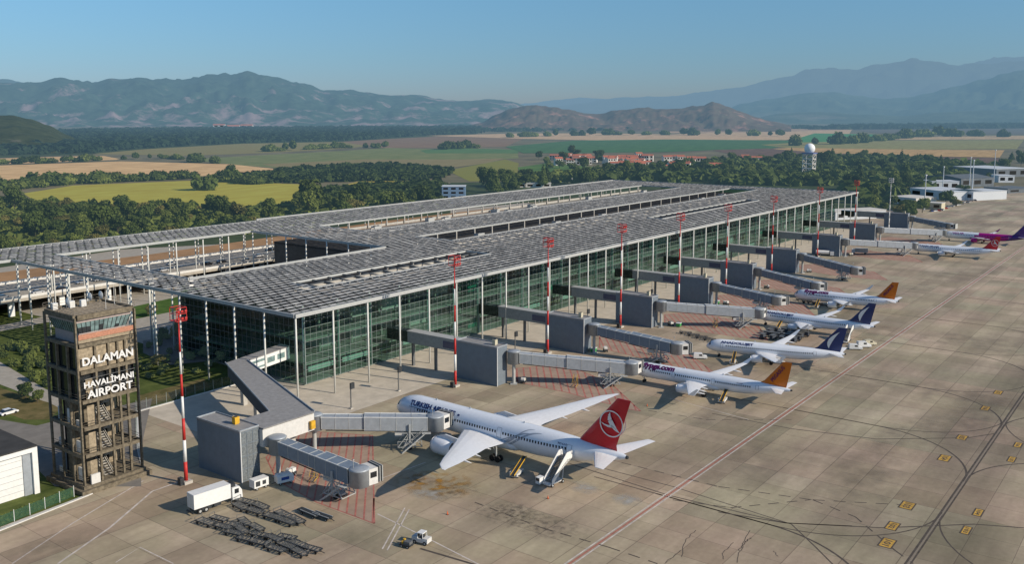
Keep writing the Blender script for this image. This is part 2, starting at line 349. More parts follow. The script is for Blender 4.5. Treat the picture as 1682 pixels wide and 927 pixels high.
gsheet('car_park',[(-420,205),(460,205),(460,236),(-420,236)],mat('car_park_asphalt',(0.16,0.14,0.12),0.9,var=0.3,scale=0.1),0.03)
gsheet('bare_soil',[(-420,238),(420,238),(420,262),(300,268),(120,258),(-80,270),(-420,262)],mat('red_soil',(0.34,0.20,0.10),0.95,var=0.25,scale=0.06),0.10)
# ---- apron markings
M['linew']=mat('line_white',(0.55,0.49,0.44),0.8,var=0.3,scale=0.8)
M['liner']=mat('line_red',(0.40,0.15,0.12),0.85,var=0.3,scale=0.8)
M['linedark']=mat('line_black',(0.085,0.07,0.058),0.9,var=0.35,scale=0.8)
M['liney']=mat('line_yellow',(0.52,0.33,0.05),0.8,var=0.25,scale=1.2)
M['redbase']=mat('zone_ground',(0.35,0.255,0.195),0.88,var=0.2,scale=0.25)
M['stain']=None
def lines(name,segs,m,z):
    mb=MB()
    for pts,wd in segs: mb.strip(pts,wd,z)
    return struct(mb.build(name,m))
lines('service_road_line',[([(-300,-100.65),(900,-100.65)],0.28),([(-300,-99.55),(900,-99.55)],0.28)],M['linew'],0.012)
lines('service_road_line',[([(-300,-100.1),(900,-100.1)],0.34)],M['liner'],0.012)
def arc(x0,y0,r,a0,a1,n=18): return [(x0+r*math.cos(R(a0+(a1-a0)*i/n)),y0+r*math.sin(R(a0+(a1-a0)*i/n))) for i in range(n+1)]
segs=[([(-300,-143.7),(900,-143.7)],0.36),([(-300,-144.4),(900,-144.4)],0.3)]
lines('taxi_line_border',segs,M['linedark'],0.012)
lines('taxi_line',[([(-300,-144.05),(900,-144.05)],0.2)],mat('line_faded',(0.24,0.20,0.16),.85),0.016)
stands=[5,71,110,156.3,201,250,306,362,428]
segs=[];segd=[]
for i,x0 in enumerate(stands):
    rr_=24
    L_=[([(x0,-84),(x0,-120)],0.32),([(x0,-98),(x0,-120)]+arc(x0-rr_,-120,rr_,0,-90),0.42),([(x0,-120)]+arc(x0+rr_,-120,rr_,180,270),0.30),
        (arc(x0-rr_,-168,rr_,90,0)+[(x0,-168),(x0,-200)],0.34),(arc(x0+rr_,-168,rr_,90,180),0.28)]
    segs+=L_
lines('lead_in_line',segs,M['linedark'],0.008)
# dashed lead lines
segd=[]
def dashed(pts,wd,L=2.2,G=1.6):
    out=[]
    for a,b in zip(pts,pts[1:]):
        a=Vector((*a,0)); b=Vector((*b,0)); d=(b-a); n=d.length; d.normalize(); t=0
        while t<n: out.append(([tuple((a+d*t)[:2]),tuple((a+d*min(n,t+L))[:2])],wd)); t+=L+G
    return out
for pl in ([(945,742),(1180,800),(1335,822),(1480,830)],[(1335,822),(1405,850),(1470,905),(1500,927)],[(780,826),(890,868),(1000,900),(1080,927)],[(1065,675),(1160,690),(1300,690)],[(1105,822),(1200,835),(1330,822)]):
    segd+=dashed(px(pl),0.28)
lines('dashed_line',segd,M['linedark'],0.014)
lines('worn_line',[(px(q),wd) for q,wd in (([(935,762),(1100,815),(1290,860),(1400,865)],0.3),([(945,758),(1105,800),(1300,862),(1340,900),(1370,930)],0.25),([(690,902),(785,930)],0.5),([(1180,842),(1290,860),(1450,868),(1600,862),(1682,868)],0.35),([(1170,680),(1300,705),(1440,722),(1590,720),(1640,712)],0.35))],M['linedark'],0.010)
lines('guide_line',[(px(q),wd) for q,wd in (([(665,835),(628,903)],0.25),([(672,838),(636,905)],0.25),([(620,845),(700,884),(790,930)],0.25),([(0,868),(140,815)],0.5),([(20,927),(120,860),(236,790)],0.28),([(95,927),(180,868),(250,808),(300,790)],0.4),([(190,925),(230,900),(285,927)],0.2),([(1100,655),(1230,690)],0.22),([(590,800),(700,760)],0.22))],M['linew'],0.013)
# red hatched safety zones: clip stripes to a polygon
def clip_line(poly,a,d):
    ts=[]; n=len(poly)
    for i in range(n):
        p=Vector(poly[i]); q=Vector(poly[(i+1)%n]); e=q-p; den=d.x*e.y-d.y*e.x
        if abs(den)<1e-9: continue
        w_=p-a; t=(w_.x*e.y-w_.y*e.x)/den; u=(w_.x*d.y-w_.y*d.x)/den
        if 0<=u<1: ts.append(t)
    ts.sort(); return list(zip(ts[::2],ts[1::2]))
def hatch(poly,ang,pitch,wd,border=True):
    d=Vector((math.cos(R(ang)),math.sin(R(ang)))); nrm=Vector((-d.y,d.x)); s=[Vector(p).dot(nrm) for p in poly]
    segs=[]; k=min(s)+pitch/2
    while k<max(s):
        a=nrm*k
        for t0,t1 in clip_line(poly,a,d):
            if t1-t0>0.6: segs.append(([tuple(a+d*(t0+0.2)),tuple(a+d*(t1-0.2))],wd))
        k+=pitch
    if border:
        for p,q in zip(poly,poly[1:]+poly[:1]): segs.append(([p,q],wd*0.9))
    return segs
def zone(poly,ang,pitch=1.9,wd=0.4):
    o=gsheet('safety_zone',poly,M['redbase'],0.006)
    lines('safety_zone_hatching',hatch(poly,ang,pitch,wd),M['liner'],0.018)
z1=px([(505,709),(612,716),(615,861),(520,826),(455,790),(437,752),(470,720)])
a_=at(560,715); b_=at(540,835); zone(z1,math.degrees(math.atan2((b_-a_).y,(b_-a_).x)),1.6,0.32)
z2=px([(845,606),(925,598),(1003,630),(1052,676),(1030,672),(930,645),(850,628)])
zone(z2,38)
base2=Vector((42.5,-30))
z3=px([(985,553),(1030,549),(1115,570),(1172,612),(1130,610),(1060,590),(985,572)])
zone(z3,38)
z4=px([(1092,517),(1140,512),(1245,535),(1262,560),(1225,556),(1150,545),(1092,530)])
zone(z4,38)
for bx in (172.8,214.7,265.2,327.3,389.1):
    rel=[(Vector(p)-Vector((128.3,-30))) for p in z4]
    zone([(bx+r_.x,-30+r_.y) for r_ in rel],38,1.8,0.42)
# stains and cracks
def stain_mat(name,c,scale,lo,hi,op=0.8):
    m=bpy.data.materials.new(name); m.use_nodes=True; nt=m.node_tree; b=nt.nodes['Principled BSDF']; out=nt.nodes['Material Output']
    b.inputs['Base Color'].default_value=(*c,1); b.inputs['Roughness'].default_value=0.8
    g=_n(nt,'ShaderNodeNewGeometry'); n=_n(nt,'ShaderNodeTexNoise'); n.inputs['Scale'].default_value=scale; n.inputs['Detail'].default_value=6; nt.links.new(g.outputs['Position'],n.inputs['Vector'])
    tc=_n(nt,'ShaderNodeTexCoord'); v=_n(nt,'ShaderNodeVectorMath',operation='LENGTH'); nt.links.new(tc.outputs['Object'],v.inputs[0])
    mr=_n(nt,'ShaderNodeMapRange'); mr.inputs[1].default_value=0.25; mr.inputs[2].default_value=1.0; mr.inputs[3].default_value=1.0; mr.inputs[4].default_value=0.0; nt.links.new(v.outputs['Value'],mr.inputs[0])
    r=_n(nt,'ShaderNodeValToRGB'); r.color_ramp.elements[0].position=lo; r.color_ramp.elements[1].position=hi; nt.links.new(n.outputs[0],r.inputs[0])
    mu=_n(nt,'ShaderNodeMath',operation='MULTIPLY'); nt.links.new(r.outputs[0],mu.inputs[0]); nt.links.new(mr.outputs[0],mu.inputs[1])
    m2=_n(nt,'ShaderNodeMath',operation='MULTIPLY',i_1=op); nt.links.new(mu.outputs[0],m2.inputs[0])
    tr=_n(nt,'ShaderNodeBsdfTransparent'); mx=_n(nt,'ShaderNodeMixShader'); nt.links.new(m2.outputs[0],mx.inputs[0]); nt.links.new(tr.outputs[0],mx.inputs[1]); nt.links.new(b.outputs[0],mx.inputs[2]); nt.links.new(mx.outputs[0],out.inputs[0])
    return m
so1=stain_mat('oil_stain',(0.08,0.065,0.05),0.9,0.42,0.75,.5); so2=stain_mat('rust_stain',(0.42,0.22,0.03),0.5,0.48,0.6,0.75); so3=stain_mat('pale_patch',(0.42,0.41,0.38),0.4,0.3,0.6,0.8)
so4=stain_mat('tyre_smear',(0.12,0.10,0.085),0.22,0.3,0.8,0.30)
def stain(pxy,sx,sy,m,rz=0,z=0.011,n='ground_stain'):
    mb=MB(); mb.sheet([(-1,-1),(1,-1),(1,1),(-1,1)],0); o=mb.build(n,m); p=at(*pxy); o.location=(p.x,p.y,z); o.scale=(sx,sy,1); o.rotation_euler=(0,0,rz); struct(o)
for i,a in enumerate([((820,845),5,9,so1),((905,868),7,10,so1),((705,812),3,5,so3),((715,795),7,10,so2),((745,805),6,7,so1),((850,838),4,6,so1),((960,802),3,4,so3),((1030,822),3,3.5,so3),((690,790),4,4,so1),((1520,640),14,60,so4),((1560,560),18,60,so4),((1420,780),40,14,so4),((1330,620),26,10,so4),((1240,760),30,10,so4),((1590,700),30,9,so4),((1500,700),22,5,so4),((980,690),16,7,so4),((1120,650),16,6,so4),((560,890),12,8,so4),((80,900),10,7,so4),((1150,700),26,5,so4),((1400,500),60,8,so4),((1520,470),90,10,so4),((1450,410),80,10,so4),((1600,360),120,12,so4)]):
    stain(a[0],a[1],a[2],a[3],rz=0.2*math.sin(i*7),z=0.019+0.0015*i)
cr=[]
for pts in ([(1118,915),(1125,890),(1143,872)],[(1185,920),(1190,905),(1205,892)],[(1210,925),(1218,900),(1232,872)],[(1222,892),(1235,885)],[(1095,925),(1118,905)],[(1213,905),(1225,893),(1232,884)],[(1270,905),(1278,915)]):
    P=px(pts); q=[]
    for a,b in zip(P,P[1:]):
        for k in range(5): t=k/5; q.append((a[0]+(b[0]-a[0])*t+random.uniform(-.25,.25),a[1]+(b[1]-a[1])*t+random.uniform(-.25,.25)))
    q.append(P[-1]); cr.append((q,0.11))
lines('pavement_crack',cr,M['linedark'],0.017)
# painted stand number panels beside the taxi line
M['signbase']=mat('sign_yellow_paint',(0.50,0.30,0.06),0.85,var=0.4,scale=1.2)
nums=[(10.1,-139.3,4.4,2.6,'101'),(17.5,-138.2,4.2,2.2,'102'),(28.2,-138.0,4.2,2.8,'103'),(58.3,-138.0,4.6,2.6,'104'),(74.3,-138.2,4.0,2.4,'105'),(100.6,-138.3,4.4,2.2,'106'),(117.1,-138.4,4.4,2.2,'107'),(32.8,-149.2,4.2,1.6,'104'),(23.5,-149.0,4.2,1.5,'103'),(66,-149.5,4.2,1.5,'105'),(76.5,-149.1,4.2,1.6,'106')]
for i,(x,y,wx,wy,t) in enumerate(nums):
    wx*=.78; wy*=.72
    mb=MB(); mb.sheet([(-wx/2-.25,-wy/2-.25),(wx/2+.25,-wy/2-.25),(wx/2+.25,wy/2+.25),(-wx/2-.25,wy/2+.25)],0); o=mb.build('painted_panel_border',M['linedark']); struct(o)
    o.location=(x,y,0.021); o.rotation_euler=(0,0,0)
    mb=MB(); mb.sheet([(-wx/2,-wy/2),(wx/2,-wy/2),(wx/2,wy/2),(-wx/2,wy/2)],0); o=mb.build('painted_panel',M['signbase']); struct(o); o.location=(x,y,0.025)
    me=text_mesh(t,1,'painted_number',M['linedark'],bold=0.03,width=wx*0.72,height=wy*0.62); o=bpy.data.objects.new('painted_number',me); COL.objects.link(o); struct(o); o.location=(x+wx*0.36,y+wy*0.31,0.029); o.rotation_euler=(0,0,math.pi)
# ---- fields
def field(poly,c,c2,z,name='field',sc_=0.012):
    gsheet(name,px(poly),mat('field_soil',c,0.95,var=0.24,scale=sc_*1.8,c2=c2,haze=True,spec=0.05,stretch=(1,3.5,1)),z)
Y1=(0.46,0.37,0.05);Y2=(0.36,0.34,0.06); T1=(0.58,0.36,0.16); T2=(0.68,0.45,0.22)
field([(38,318),(120,305),(330,296),(493,303),(497,332),(380,342),(60,332)],Y1,Y2,0.10)
field([(-80,276),(0,272),(200,265),(380,270),(475,280),(400,286),(300,291),(180,299),(0,299),(-80,300)],T1,T2,0.12)
field([(-40,262),(40,259),(170,256),(200,262),(120,266),(-40,271)],T1,T2,0.14)
field([(150,253),(240,245),(400,236),(560,233),(608,240),(540,246),(420,252),(300,256)],(0.30,0.22,0.09),(0.20,0.19,0.07),0.12)
field([(300,262),(560,248),(640,243),(740,246),(850,251),(852,260),(700,269),(480,278),(400,272)],(0.14,0.19,0.06),(0.20,0.20,0.08),0.16)
field([(430,270),(600,262),(760,262),(830,260),(800,268),(740,276),(640,272),(480,280)],(0.28,0.21,0.09),(0.22,0.19,0.09),0.20)
field([(690,247),(740,243),(850,246),(852,252),(700,252)],(0.08,0.17,0.06),(0.10,0.18,0.06),0.24)
field([(560,233),(640,228),(720,224),(860,228),(830,241),(740,243),(625,243)],(0.25,0.14,0.09),(0.22,0.15,0.09),0.14)
field([(700,223),(860,219),(1000,219),(1100,221),(1300,212),(1400,212),(1395,220),(1290,230),(1000,231),(860,228)],(0.50,0.33,0.18),(0.58,0.40,0.24),0.30)
field([(1100,214),(1290,209),(1420,209),(1400,213),(1250,217),(1100,219)],(0.42,0.27,0.17),(0.45,0.30,0.19),0.6)
field([(830,241),(940,231),(1100,229),(1330,231),(1262,245),(1180,246),(1100,250),(860,252)],(0.05,0.13,0.05),(0.07,0.15,0.05),0.34)
field([(1302,230),(1338,219),(1440,221),(1425,232),(1320,234)],(0.05,0.22,0.07),(0.07,0.24,0.08),0.5)
field([(1425,226),(1682,223),(1760,224),(1760,229),(1682,229),(1430,230)],(0.45,0.31,0.17),(0.50,0.36,0.2),0.6)
field([(1250,238),(1330,233),(1430,231),(1682,230),(1670,245),(1500,246),(1300,244)],(0.27,0.22,0.08),(0.24,0.24,0.09),0.4)
field([(1270,245),(1300,243),(1500,246),(1650,247),(1642,259),(1500,257),(1350,251)],(0.42,0.26,0.10),(0.48,0.31,0.13),0.45)
field([(1170,247),(1260,244),(1360,251),(1500,257),(1642,260),(1640,270),(1480,272),(1240,262)],(0.13,0.075,0.06),(0.16,0.10,0.07),0.38)
field([(1400,213),(1682,210),(1760,210),(1760,221),(1682,221),(1440,219)],(0.16,0.13,0.12),(0.12,0.11,0.09),0.7)
field([(530,312),(600,296),(705,298),(640,304),(560,315)],Y1,(0.38,0.30,0.06),0.12)
field([(735,280),(830,262),(852,268),(848,298),(770,298)],(0.30,0.27,0.05),(0.16,0.17,0.04),0.12)
field([(850,275),(900,268),(985,275),(960,290),(860,294)],(0.08,0.16,0.03),(0.10,0.17,0.04),0.13)
gsheet('scrub_floor',px([(-60,470),(-60,330),(60,332),(380,342),(497,332),(740,325),(740,370),(480,395),(200,410),(0,440)]),M['shrubby'],0.06)
gsheet('scrub_floor',px([(740,345),(740,300),(900,298),(1200,262),(1480,262),(1640,270),(1640,290),(1480,345),(1400,345),(1000,320)]),M['shrubby'],0.07)
gsheet('scrub_floor',px([(-80,262),(-80,215),(150,213),(800,207),(780,222),(560,233),(400,236),(150,254)]),M['shrubby'],0.09)
# ================================================================ TERMINAL
T=thing('airport_terminal','long glass airport terminal under a huge flat grey louvred steel roof','terminal',(0,0,0))
B=BAY; NX=37
XR0=-6*B; YR=11.9*B; YB=14.15*B
rects=[ # roof areas in bays (x0,x1,y0,y1)
 (0,NX,0,4.75),(0,8.06,4.75,5.35),(8.06,10.4,4.75,11.9),(10.4,NX,6.35,8.75),(35.4,NX,4.75,6.35),(34.4,NX,8.75,11.2),
 (0,1.15,5.35,11.9),(-6,10.4,11.9,14.15),(10.4,NX,11.2,14.6)]
slots3=[(2.3,8.9,2.0,2.95),(20,29.6,2.3,2.95)]
def in_slot(x,y): return any(a<=x<=b and c<=y<=d for a,b,c,d in slots3)
mb=MB()
px_=1/4.0; py_=1/4.0
tilt=R(2); dep=1.35; wid=2.6
for (x0,x1,y0,y1) in rects:
    j0=int(math.floor(y0/py_+0.01)); j1=int(math.ceil(y1/py_-0.01))
    for j in range(j0,j1):
        yc=(j+0.5)*py_
        if not (y0<=yc<=y1): continue
        off=0.5*px_ if j%2 else 0
        i0=int(math.floor((x0-off)/px_)); i1=int(math.ceil((x1-off)/px_))
        for i in range(i0,i1):
            xc=(i+0.5)*px_+off
            if not (x0+0.02<=xc<=x1-0.02) or in_slot(xc,yc): continue
            t=tilt+random.uniform(-.05,.05); X,Y=xc*B,yc*B; dy=dep/2*math.cos(t); dz=dep/2*math.sin(t); tx=random.uniform(-.03,.03)
            zz=HR+0.25
            mb.add([(X-wid/2,Y-dy,zz-dz-tx),(X+wid/2,Y-dy,zz-dz+tx),(X+wid/2,Y+dy,zz+dz+tx),(X-wid/2,Y+dy,zz+dz-tx)],[(0,1,2,3)])
mb.build('roof_louvre',M['louv'],T)
# louvre carriers and roof grid
mb=MB()
def grid(x0,x1,y0,y1):
    x=x0
    k=math.ceil(x0*2-1e-6)
    while k/2<=x1+1e-6:
        X=k/2*B; mb.box(X-0.14,X+0.14,y0*B,y1*B,HR-0.75 if k%2==0 else HR-0.45,HR-0.1); k+=1
    k=math.ceil(y0*2-1e-6)
    while k/2<=y1+1e-6:
        Y=k/2*B; mb.box(x0*B,x1*B,Y-0.12,Y+0.12,HR-0.82 if k%2==0 else HR-0.5,HR-0.16); k+=1
for r_ in rects: grid(*r_)
mb.build('roof_grid',M['steel'],T)
# fascias round the roof and its openings
mb=MB()
def fas(a,b,w=0.45,h=0.95,z=HR-0.1): mb.bar((a[0]*B,a[1]*B,z),(b[0]*B,b[1]*B,z),w,h)
fas((-0.03,-0.03),(NX+0.03,-0.03)); fas((-0.03,0),(-0.03,11.9)); fas((-6,11.87),(-0.05,11.87)); fas((NX+0.03,0),(NX+0.03,14.6)); fas((-6,14.18),(10.4,14.18)); fas((10.4,14.63),(NX,14.63))
fas((1.18,5.38),(1.18,11.85)); fas((1.2,5.38),(8.03,5.38)); fas((8.03,5.4),(8.03,11.86)); fas((1.2,11.87),(8.0,11.87))
for (x0,x1,y0,y1) in [(10.4,35.4,4.75,6.35),(10.4,34.4,8.75,11.2)]+slots3:
    fas((x0,y0),(x1,y0),0.35,0.7); fas((x0,y1),(x1,y1),0.35,0.7); fas((x0,y0),(x0,y1),0.35,0.7); fas((x1,y0),(x1,y1),0.35,0.7)
mb.build('roof_fascia',M['fascia'],T)
# columns
cm=MB(); cm.tube((0,0,0),(0,0,HR-0.5),0.25,0.24,n=10); cme=cm.mesh('column',M['col'],True)
colpos=[(k,0.0) for k in range(0,NX+1)]+[(0,k) for k in range(1,12)]+[(1.1,k) for k in range(6,12)]+[(k+0.15,11.95) for k in range(-5,9)]+[(8.0,k) for k in range(6,12)]
colpos+= [(0.0,14.0)]+[(k+0.7,13.2) for k in range(-5,9)]
for (x,y) in colpos[:98]:
    o=bpy.data.objects.new('column',cme); COL.objects.link(o); o.parent=T; o.location=(x*B,y*B,0)
rest=colpos[98:]+[(k,14.5) for k in range(11,38)]+[(k,12.9) for k in range(11,38,2)]+[(0.55,k) for k in range(6,12)]+[(k+0.4,14.05) for k in range(-5,10)]
mb=MB()
for (x,y) in rest: mb.tube((x*B,y*B,0),(x*B,y*B,HR-0.5),0.22,n=6)
o=mb.build('columns',M['col'],T); o['kind']='stuff'
# ---- body: slabs, walls, glass
bx0,bx1,by0,by1=B*1.0,B*(NX-0.6),B*0.93,B*5.2
by2=B*11.0
mb=MB()
mb.box(bx0,bx1,by0,by1,18.9,19.6); mb.box(8.3*B,bx1,by1+0.01,by2,18.3,19.0)
mb.build('upper_roof',M['roofd'],T)  # blackened: the shade beneath the louvres is put into its colour
mb=MB()
for a_ in slots3: mb.box(a_[0]*B,a_[1]*B,(a_[2]-.1)*B,a_[3]*B,19.603,19.7)
mb.box(10.4*B,35.3*B,4.2*B,by1-.01,19.603,19.7); mb.box(10.4*B,34.4*B,8.0*B,10.99*B,19.003,19.1)
mb.build('pale_deck',M['roofslot'],T)  # paler copy of that roof, sunlight of the open slots put into its colour
mb=MB()
for z in (5.6,12.2): mb.box(bx0+0.8,bx1-0.8,by0+1.0,by1-1,z-0.45,z)
mb.box(bx0+0.4,bx1-0.4,by0+.5,by1-1,0.01,0.06)
for k in range(2,NX-1):
    for y in (2.0,3.4): mb.box(k*B-0.5,k*B+0.5,y*B-0.5,y*B+0.5,0.06,5.14,mi=0)
    for y in (1.6,): mb.tube((k*B,y*B,5.61),(k*B,y*B,18.9),0.4,n=8)
mb.build('floor_slab',M['conc'],T)
# inner rooms: solid cores, partitions and desks behind the glass
mb=MB(); random.seed(3)
for k in range(2,NX-2):
    if random.random()<0.75:
        x=k*B+random.uniform(1,4); w_=random.uniform(4,10); y=by0+random.uniform(7,14); 
        for z0,z1 in ((0.06,5.1),(5.6,random.choice((9.5,11.6))),(12.21,random.choice((15,18.8)))):
            if random.random()<0.7: mb.box(x,x+w_,y,y+random.uniform(4,12),z0,z1,mi=random.choice((0,0,1,2,3)))
mb.box(bx0+2,bx1-2,by1-6,by1-5.4,0.06,18.8,mi=3)
mb.build('inner_room',[M['whited'],M['beige'],mat('green_wall',(0.03,0.22,0.15),0.6),M['dark']],T)
pwm=mat('parapet_white',(0.55,0.66,0.60),0.5)
for k in range(1,NX-1):      # pale parapet band low on the facade and sill
    if k%7 in (1,2,4): mb=MB(); mb.box(k*B+1.5,k*B+B-1.0,by0+0.5,by0+0.9,3.4,4.7); mb.build('parapet_panel',pwm,T)
mb=MB(); gz0,gz1=0.4,21.4
mb.add([(bx0,by0,gz0),(bx1,by0,gz0),(bx1,by0,gz1),(bx0,by0,gz1)],[(0,1,2,3)])
f=mb.build('glass_wall',M['glass'],T)
mb=MB(); mb.add([(bx0,by1+0.3*B,gz0),(bx0,by0,gz0),(bx0,by0,gz1),(bx0,by1+0.3*B,gz1)],[(0,1,2,3)])
f2=mb.build('glass_wall',M['glass'],T)
mb=MB(); mb.add([(bx1,by0,gz0),(bx1,by2,gz0),(bx1,by2,gz1),(bx1,by0,gz1)],[(0,1,2,3)])
mb.build('glass_wall',M['glass'],T)
# mullions
mb=MB(); step=B/6; k=0
x=bx0
while x<=bx1+0.01:
    big=(k%6==0); w_=0.16 if big else 0.045; mb.box(x-w_/2,x+w_/2,by0-(0.22 if big else 0.06),by0-0.004,gz0,gz1); x+=step; k+=1
for i,z in enumerate([0.5,2.4,4.3,6.2,8.1,10.0,11.9,13.8,15.7,17.6,19.5,21.4]): mb.box(bx0,bx1,by0-0.10,by0-0.012,z-0.03,z+0.03)
mb.build('mullion_grid',M['mull'],f)
mb=MB(); y=by0; k=0
while y<=by1+0.3*B:
    w_=0.08; mb.box(bx0-0.12,bx0-0.004,y-w_/2,y+w_/2,gz0,gz1); y+=B/6
for z in [0.5,2.4,4.3,6.2,8.1,10.0,11.9,13.8,15.7,17.6,19.5,21.4]: mb.box(bx0-0.16,bx0-0.012,by0,by1+0.3*B,z-0.05,z+0.05)
mb.build('mullion_grid',M['steel'],f2)
mb=MB(); # tall inner pillars just behind the facade glass: green-white steel
mb.tube((0,0,0.06),(0,0,21.6),0.3,n=8); pm_=mb.mesh('facade_pillar',mat('pillar_green_white',(0.38,0.50,0.45),0.4),True)
for k in range(1,NX): o=bpy.data.objects.new('facade_pillar',pm_); COL.objects.link(o); o.parent=T; o.location=(k*B+0.15,by0+0.6,0)
# rear landside block with dark fronts under the roof
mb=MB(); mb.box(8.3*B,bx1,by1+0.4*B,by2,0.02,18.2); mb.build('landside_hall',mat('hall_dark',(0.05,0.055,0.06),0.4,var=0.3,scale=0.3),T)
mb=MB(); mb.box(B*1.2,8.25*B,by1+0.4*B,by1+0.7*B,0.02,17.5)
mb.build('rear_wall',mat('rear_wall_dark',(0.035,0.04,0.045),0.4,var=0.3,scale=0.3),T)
# short posts in the roof slots
mb=MB()
def post_row(x0,x1,y,zb,zt,every=1.0,w_=0.34):
    x=x0
    while x<=x1+0.01: mb.box(x*B-w_*.8,x*B+w_*.8,y*B-w_*0.6,y*B+w_*0.6,zb,zt); x+=every
post_row(10.9,34.0,11.12,19.0,HR-0.4); post_row(10.4,35.0,6.28,19.0,HR-0.4); post_row(2.5,8.8,2.84,19.7,HR-0.4); post_row(20,29.5,2.9,19.7,HR-0.4,2)
o=mb.build('roof_posts',M['conc'],T); o['kind']='stuff'
mb=MB()
mb.box(10.5*B,34.3*B,11.16*B,11.18*B,19.0,20.1); mb.box(10.5*B,35.3*B,4.78*B,4.82*B,19.0,22.4)
mb.box(10.5*B,34.3*B,8.82*B,8.86*B,19.0,21.0); mb.box(2.4*B,8.8*B,2.90*B,2.93*B,19.7,21.3)
mb.build('slot_upstand',M['conc'],T)
# roof plant: cooling units standing on the upper roof
u=thing('air_handling_unit','boxy grey rooftop cooling unit in an open slot of the terminal roof','cooling unit',(0,0,0),0,'cooling units in the roof slots')
mb=MB(); mb.box(-2.2,2.2,-1.2,1.2,0.3,2.0); mb.box(-2.0,2.0,-1.0,1.0,0,0.3); mb.build('housing',M['fascia'],u)
mb=MB(); [mb.lathe([(0.6,2.0),(0.66,2.0),(0.66,2.25),(0.5,2.25),(0.5,2.05),(0.0,2.05)],12,o=(x,0,0.004)) for x in (-1.1,1.1)]; mb.build('fan',M['dark'],u)
mb=MB(); mb.bar((2.2,0.5,1.2),(3.8,0.5,1.2),0.5); mb.bar((3.8,0.5,1.2),(3.8,0.5,0),0.5); mb.build('duct',M['conc'],u)
random.seed(11); first=True; sp=[]
for i in range(46):
    slot=random.choice((0,0,0,1,1))
    x=random.uniform(11,34)*B; y=(random.uniform(9.1,10.8) if slot==0 else random.uniform(5.0,6.0))*B
    if any(abs(x-a)<6.5 and abs(y-b_)<4 for a,b_ in sp): continue
    sp.append((x,y))
    if first: u.location=(x,y,19.0); first=False
    else: dup(u,(x,y,19.0),random.choice((0,math.pi,R(90))))
# ---- plants in the yard come later
# ================================================================ ELEVATED ROAD
V=thing('elevated_road','long pale concrete elevated road passing behind the terminal','viaduct',(0,0,0))
mb=MB(); y0,y1,zt=13.0*B,15.7*B,6.6; mb.box(-420,460,y0,y1,5.5,zt); mb.build('deck',M['pave'],V)
mb=MB(); mb.box(-420,460,y0,y0+0.4,zt,zt+1.0); mb.box(-420,460,y1-0.4,y1,zt,zt+1.0); mb.box(-420,460,(y0+y1)/2-.5,(y0+y1)/2+.5,zt,zt+0.5); mb.build('parapet',M['whited'],V)
for k in range(-14,14):
    mb=MB(); mb.box(-1.0,1.0,-0.5,0.5,0,5.49); o=mb.build('pier',M['white'],V); o.location=(k*B*1.5+6,y0+3,0)
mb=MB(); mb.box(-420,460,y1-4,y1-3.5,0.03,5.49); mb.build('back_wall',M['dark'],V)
# ================================================================ CONTROL TOWER
tx0,tx1,ty0,ty1=0,12.4,0,12.0
TW=thing('control_tower','tall weathered concrete frame control tower with white airport lettering','control tower',(-60.9,-10.2,0))
lev=[1.5,7.1,12.5,17.8,23.6,28.8,34.3]; Wx,Wy=12.4,12.0
cxs=[0,.30,.52,.67,.80,1.0]
mb=MB()
cw=0.62
for x in (0,Wx):
    for y in (0,Wy): mb.box(x-cw/2 if x else 0,(x+cw/2) if not x else Wx,(0 if y==0 else Wy-cw),(cw if y==0 else Wy),0.6,34.3)
for f in cxs[1:-1]:
    mb.box(f*Wx-.2,f*Wx+.2,0.06,0.5,1.5,28.8); mb.box(f*Wx-.2,f*Wx+.2,Wy-.5,Wy-.06,1.5,28.8)
for f in (.33,.66):
    mb.box(0.06,0.5,f*Wy-.22,f*Wy+.22,1.5,28.8); mb.box(Wx-.5,Wx-.06,f*Wy-.22,f*Wy+.22,1.5,28.8)
for z in lev[1:]:
    h=0.34 if z<30 else 0.5
    mb.box(cw+.003,Wx-cw-.003,0.03,0.56,z-h,z+h); mb.box(cw+.003,Wx-cw-.003,Wy-.56,Wy-.03,z-h,z+h); mb.box(0.03,0.56,cw+.003,Wy-cw-.003,z-h,z+h); mb.box(Wx-.56,Wx-.03,cw+.003,Wy-cw-.003,z-h,z+h)
mb.build('concrete_frame',M['concd'],TW)
mb=MB()
for z in lev[1:-1]: mb.box(0.6,Wx-0.6,0.6,Wy-0.6,z-0.15,z+0.1)
mb.build('floor_slab',M['concd'],TW)
mb=MB(); mb.box(-1.2,Wx+1.0,-1.3,Wy+.5,0.0,0.9); mb.box(-0.4,Wx+.4,-.5,Wy+.2,0.9,1.5); mb.build('plinth',M['concd'],TW)
mb=MB(); mb.box(0.7,Wx-.7,0.7,Wy-.7,34.3,34.45)
for a in [(0.1,0.1),(Wx-.1,0.1),(0.1,Wy-.1),(Wx-.1,Wy-.1),(Wx/2,.1),(Wx/2,Wy-.1),(.1,Wy/2),(Wx-.1,Wy/2)]: mb.bar((a[0],a[1],34.8),(a[0],a[1],35.9),0.07)
for z in (35.3,35.9):
    for p,q in (((0.1,.1),(Wx-.1,.1)),((Wx-.1,.1),(Wx-.1,Wy-.1)),((Wx-.1,Wy-.1),(.1,Wy-.1)),((.1,Wy-.1),(.1,.1))): mb.bar((p[0],p[1],z),(q[0],q[1],z),0.05)
for i in range(9): mb.bar((0.9,1.2+i*1.2,34.52),(Wx-1,1.2+i*1.2,34.52),0.12,0.1)
mb.build('roof_deck',mat('tower_roof',(0.22,0.19,0.15),0.9,var=0.4,scale=2),TW)
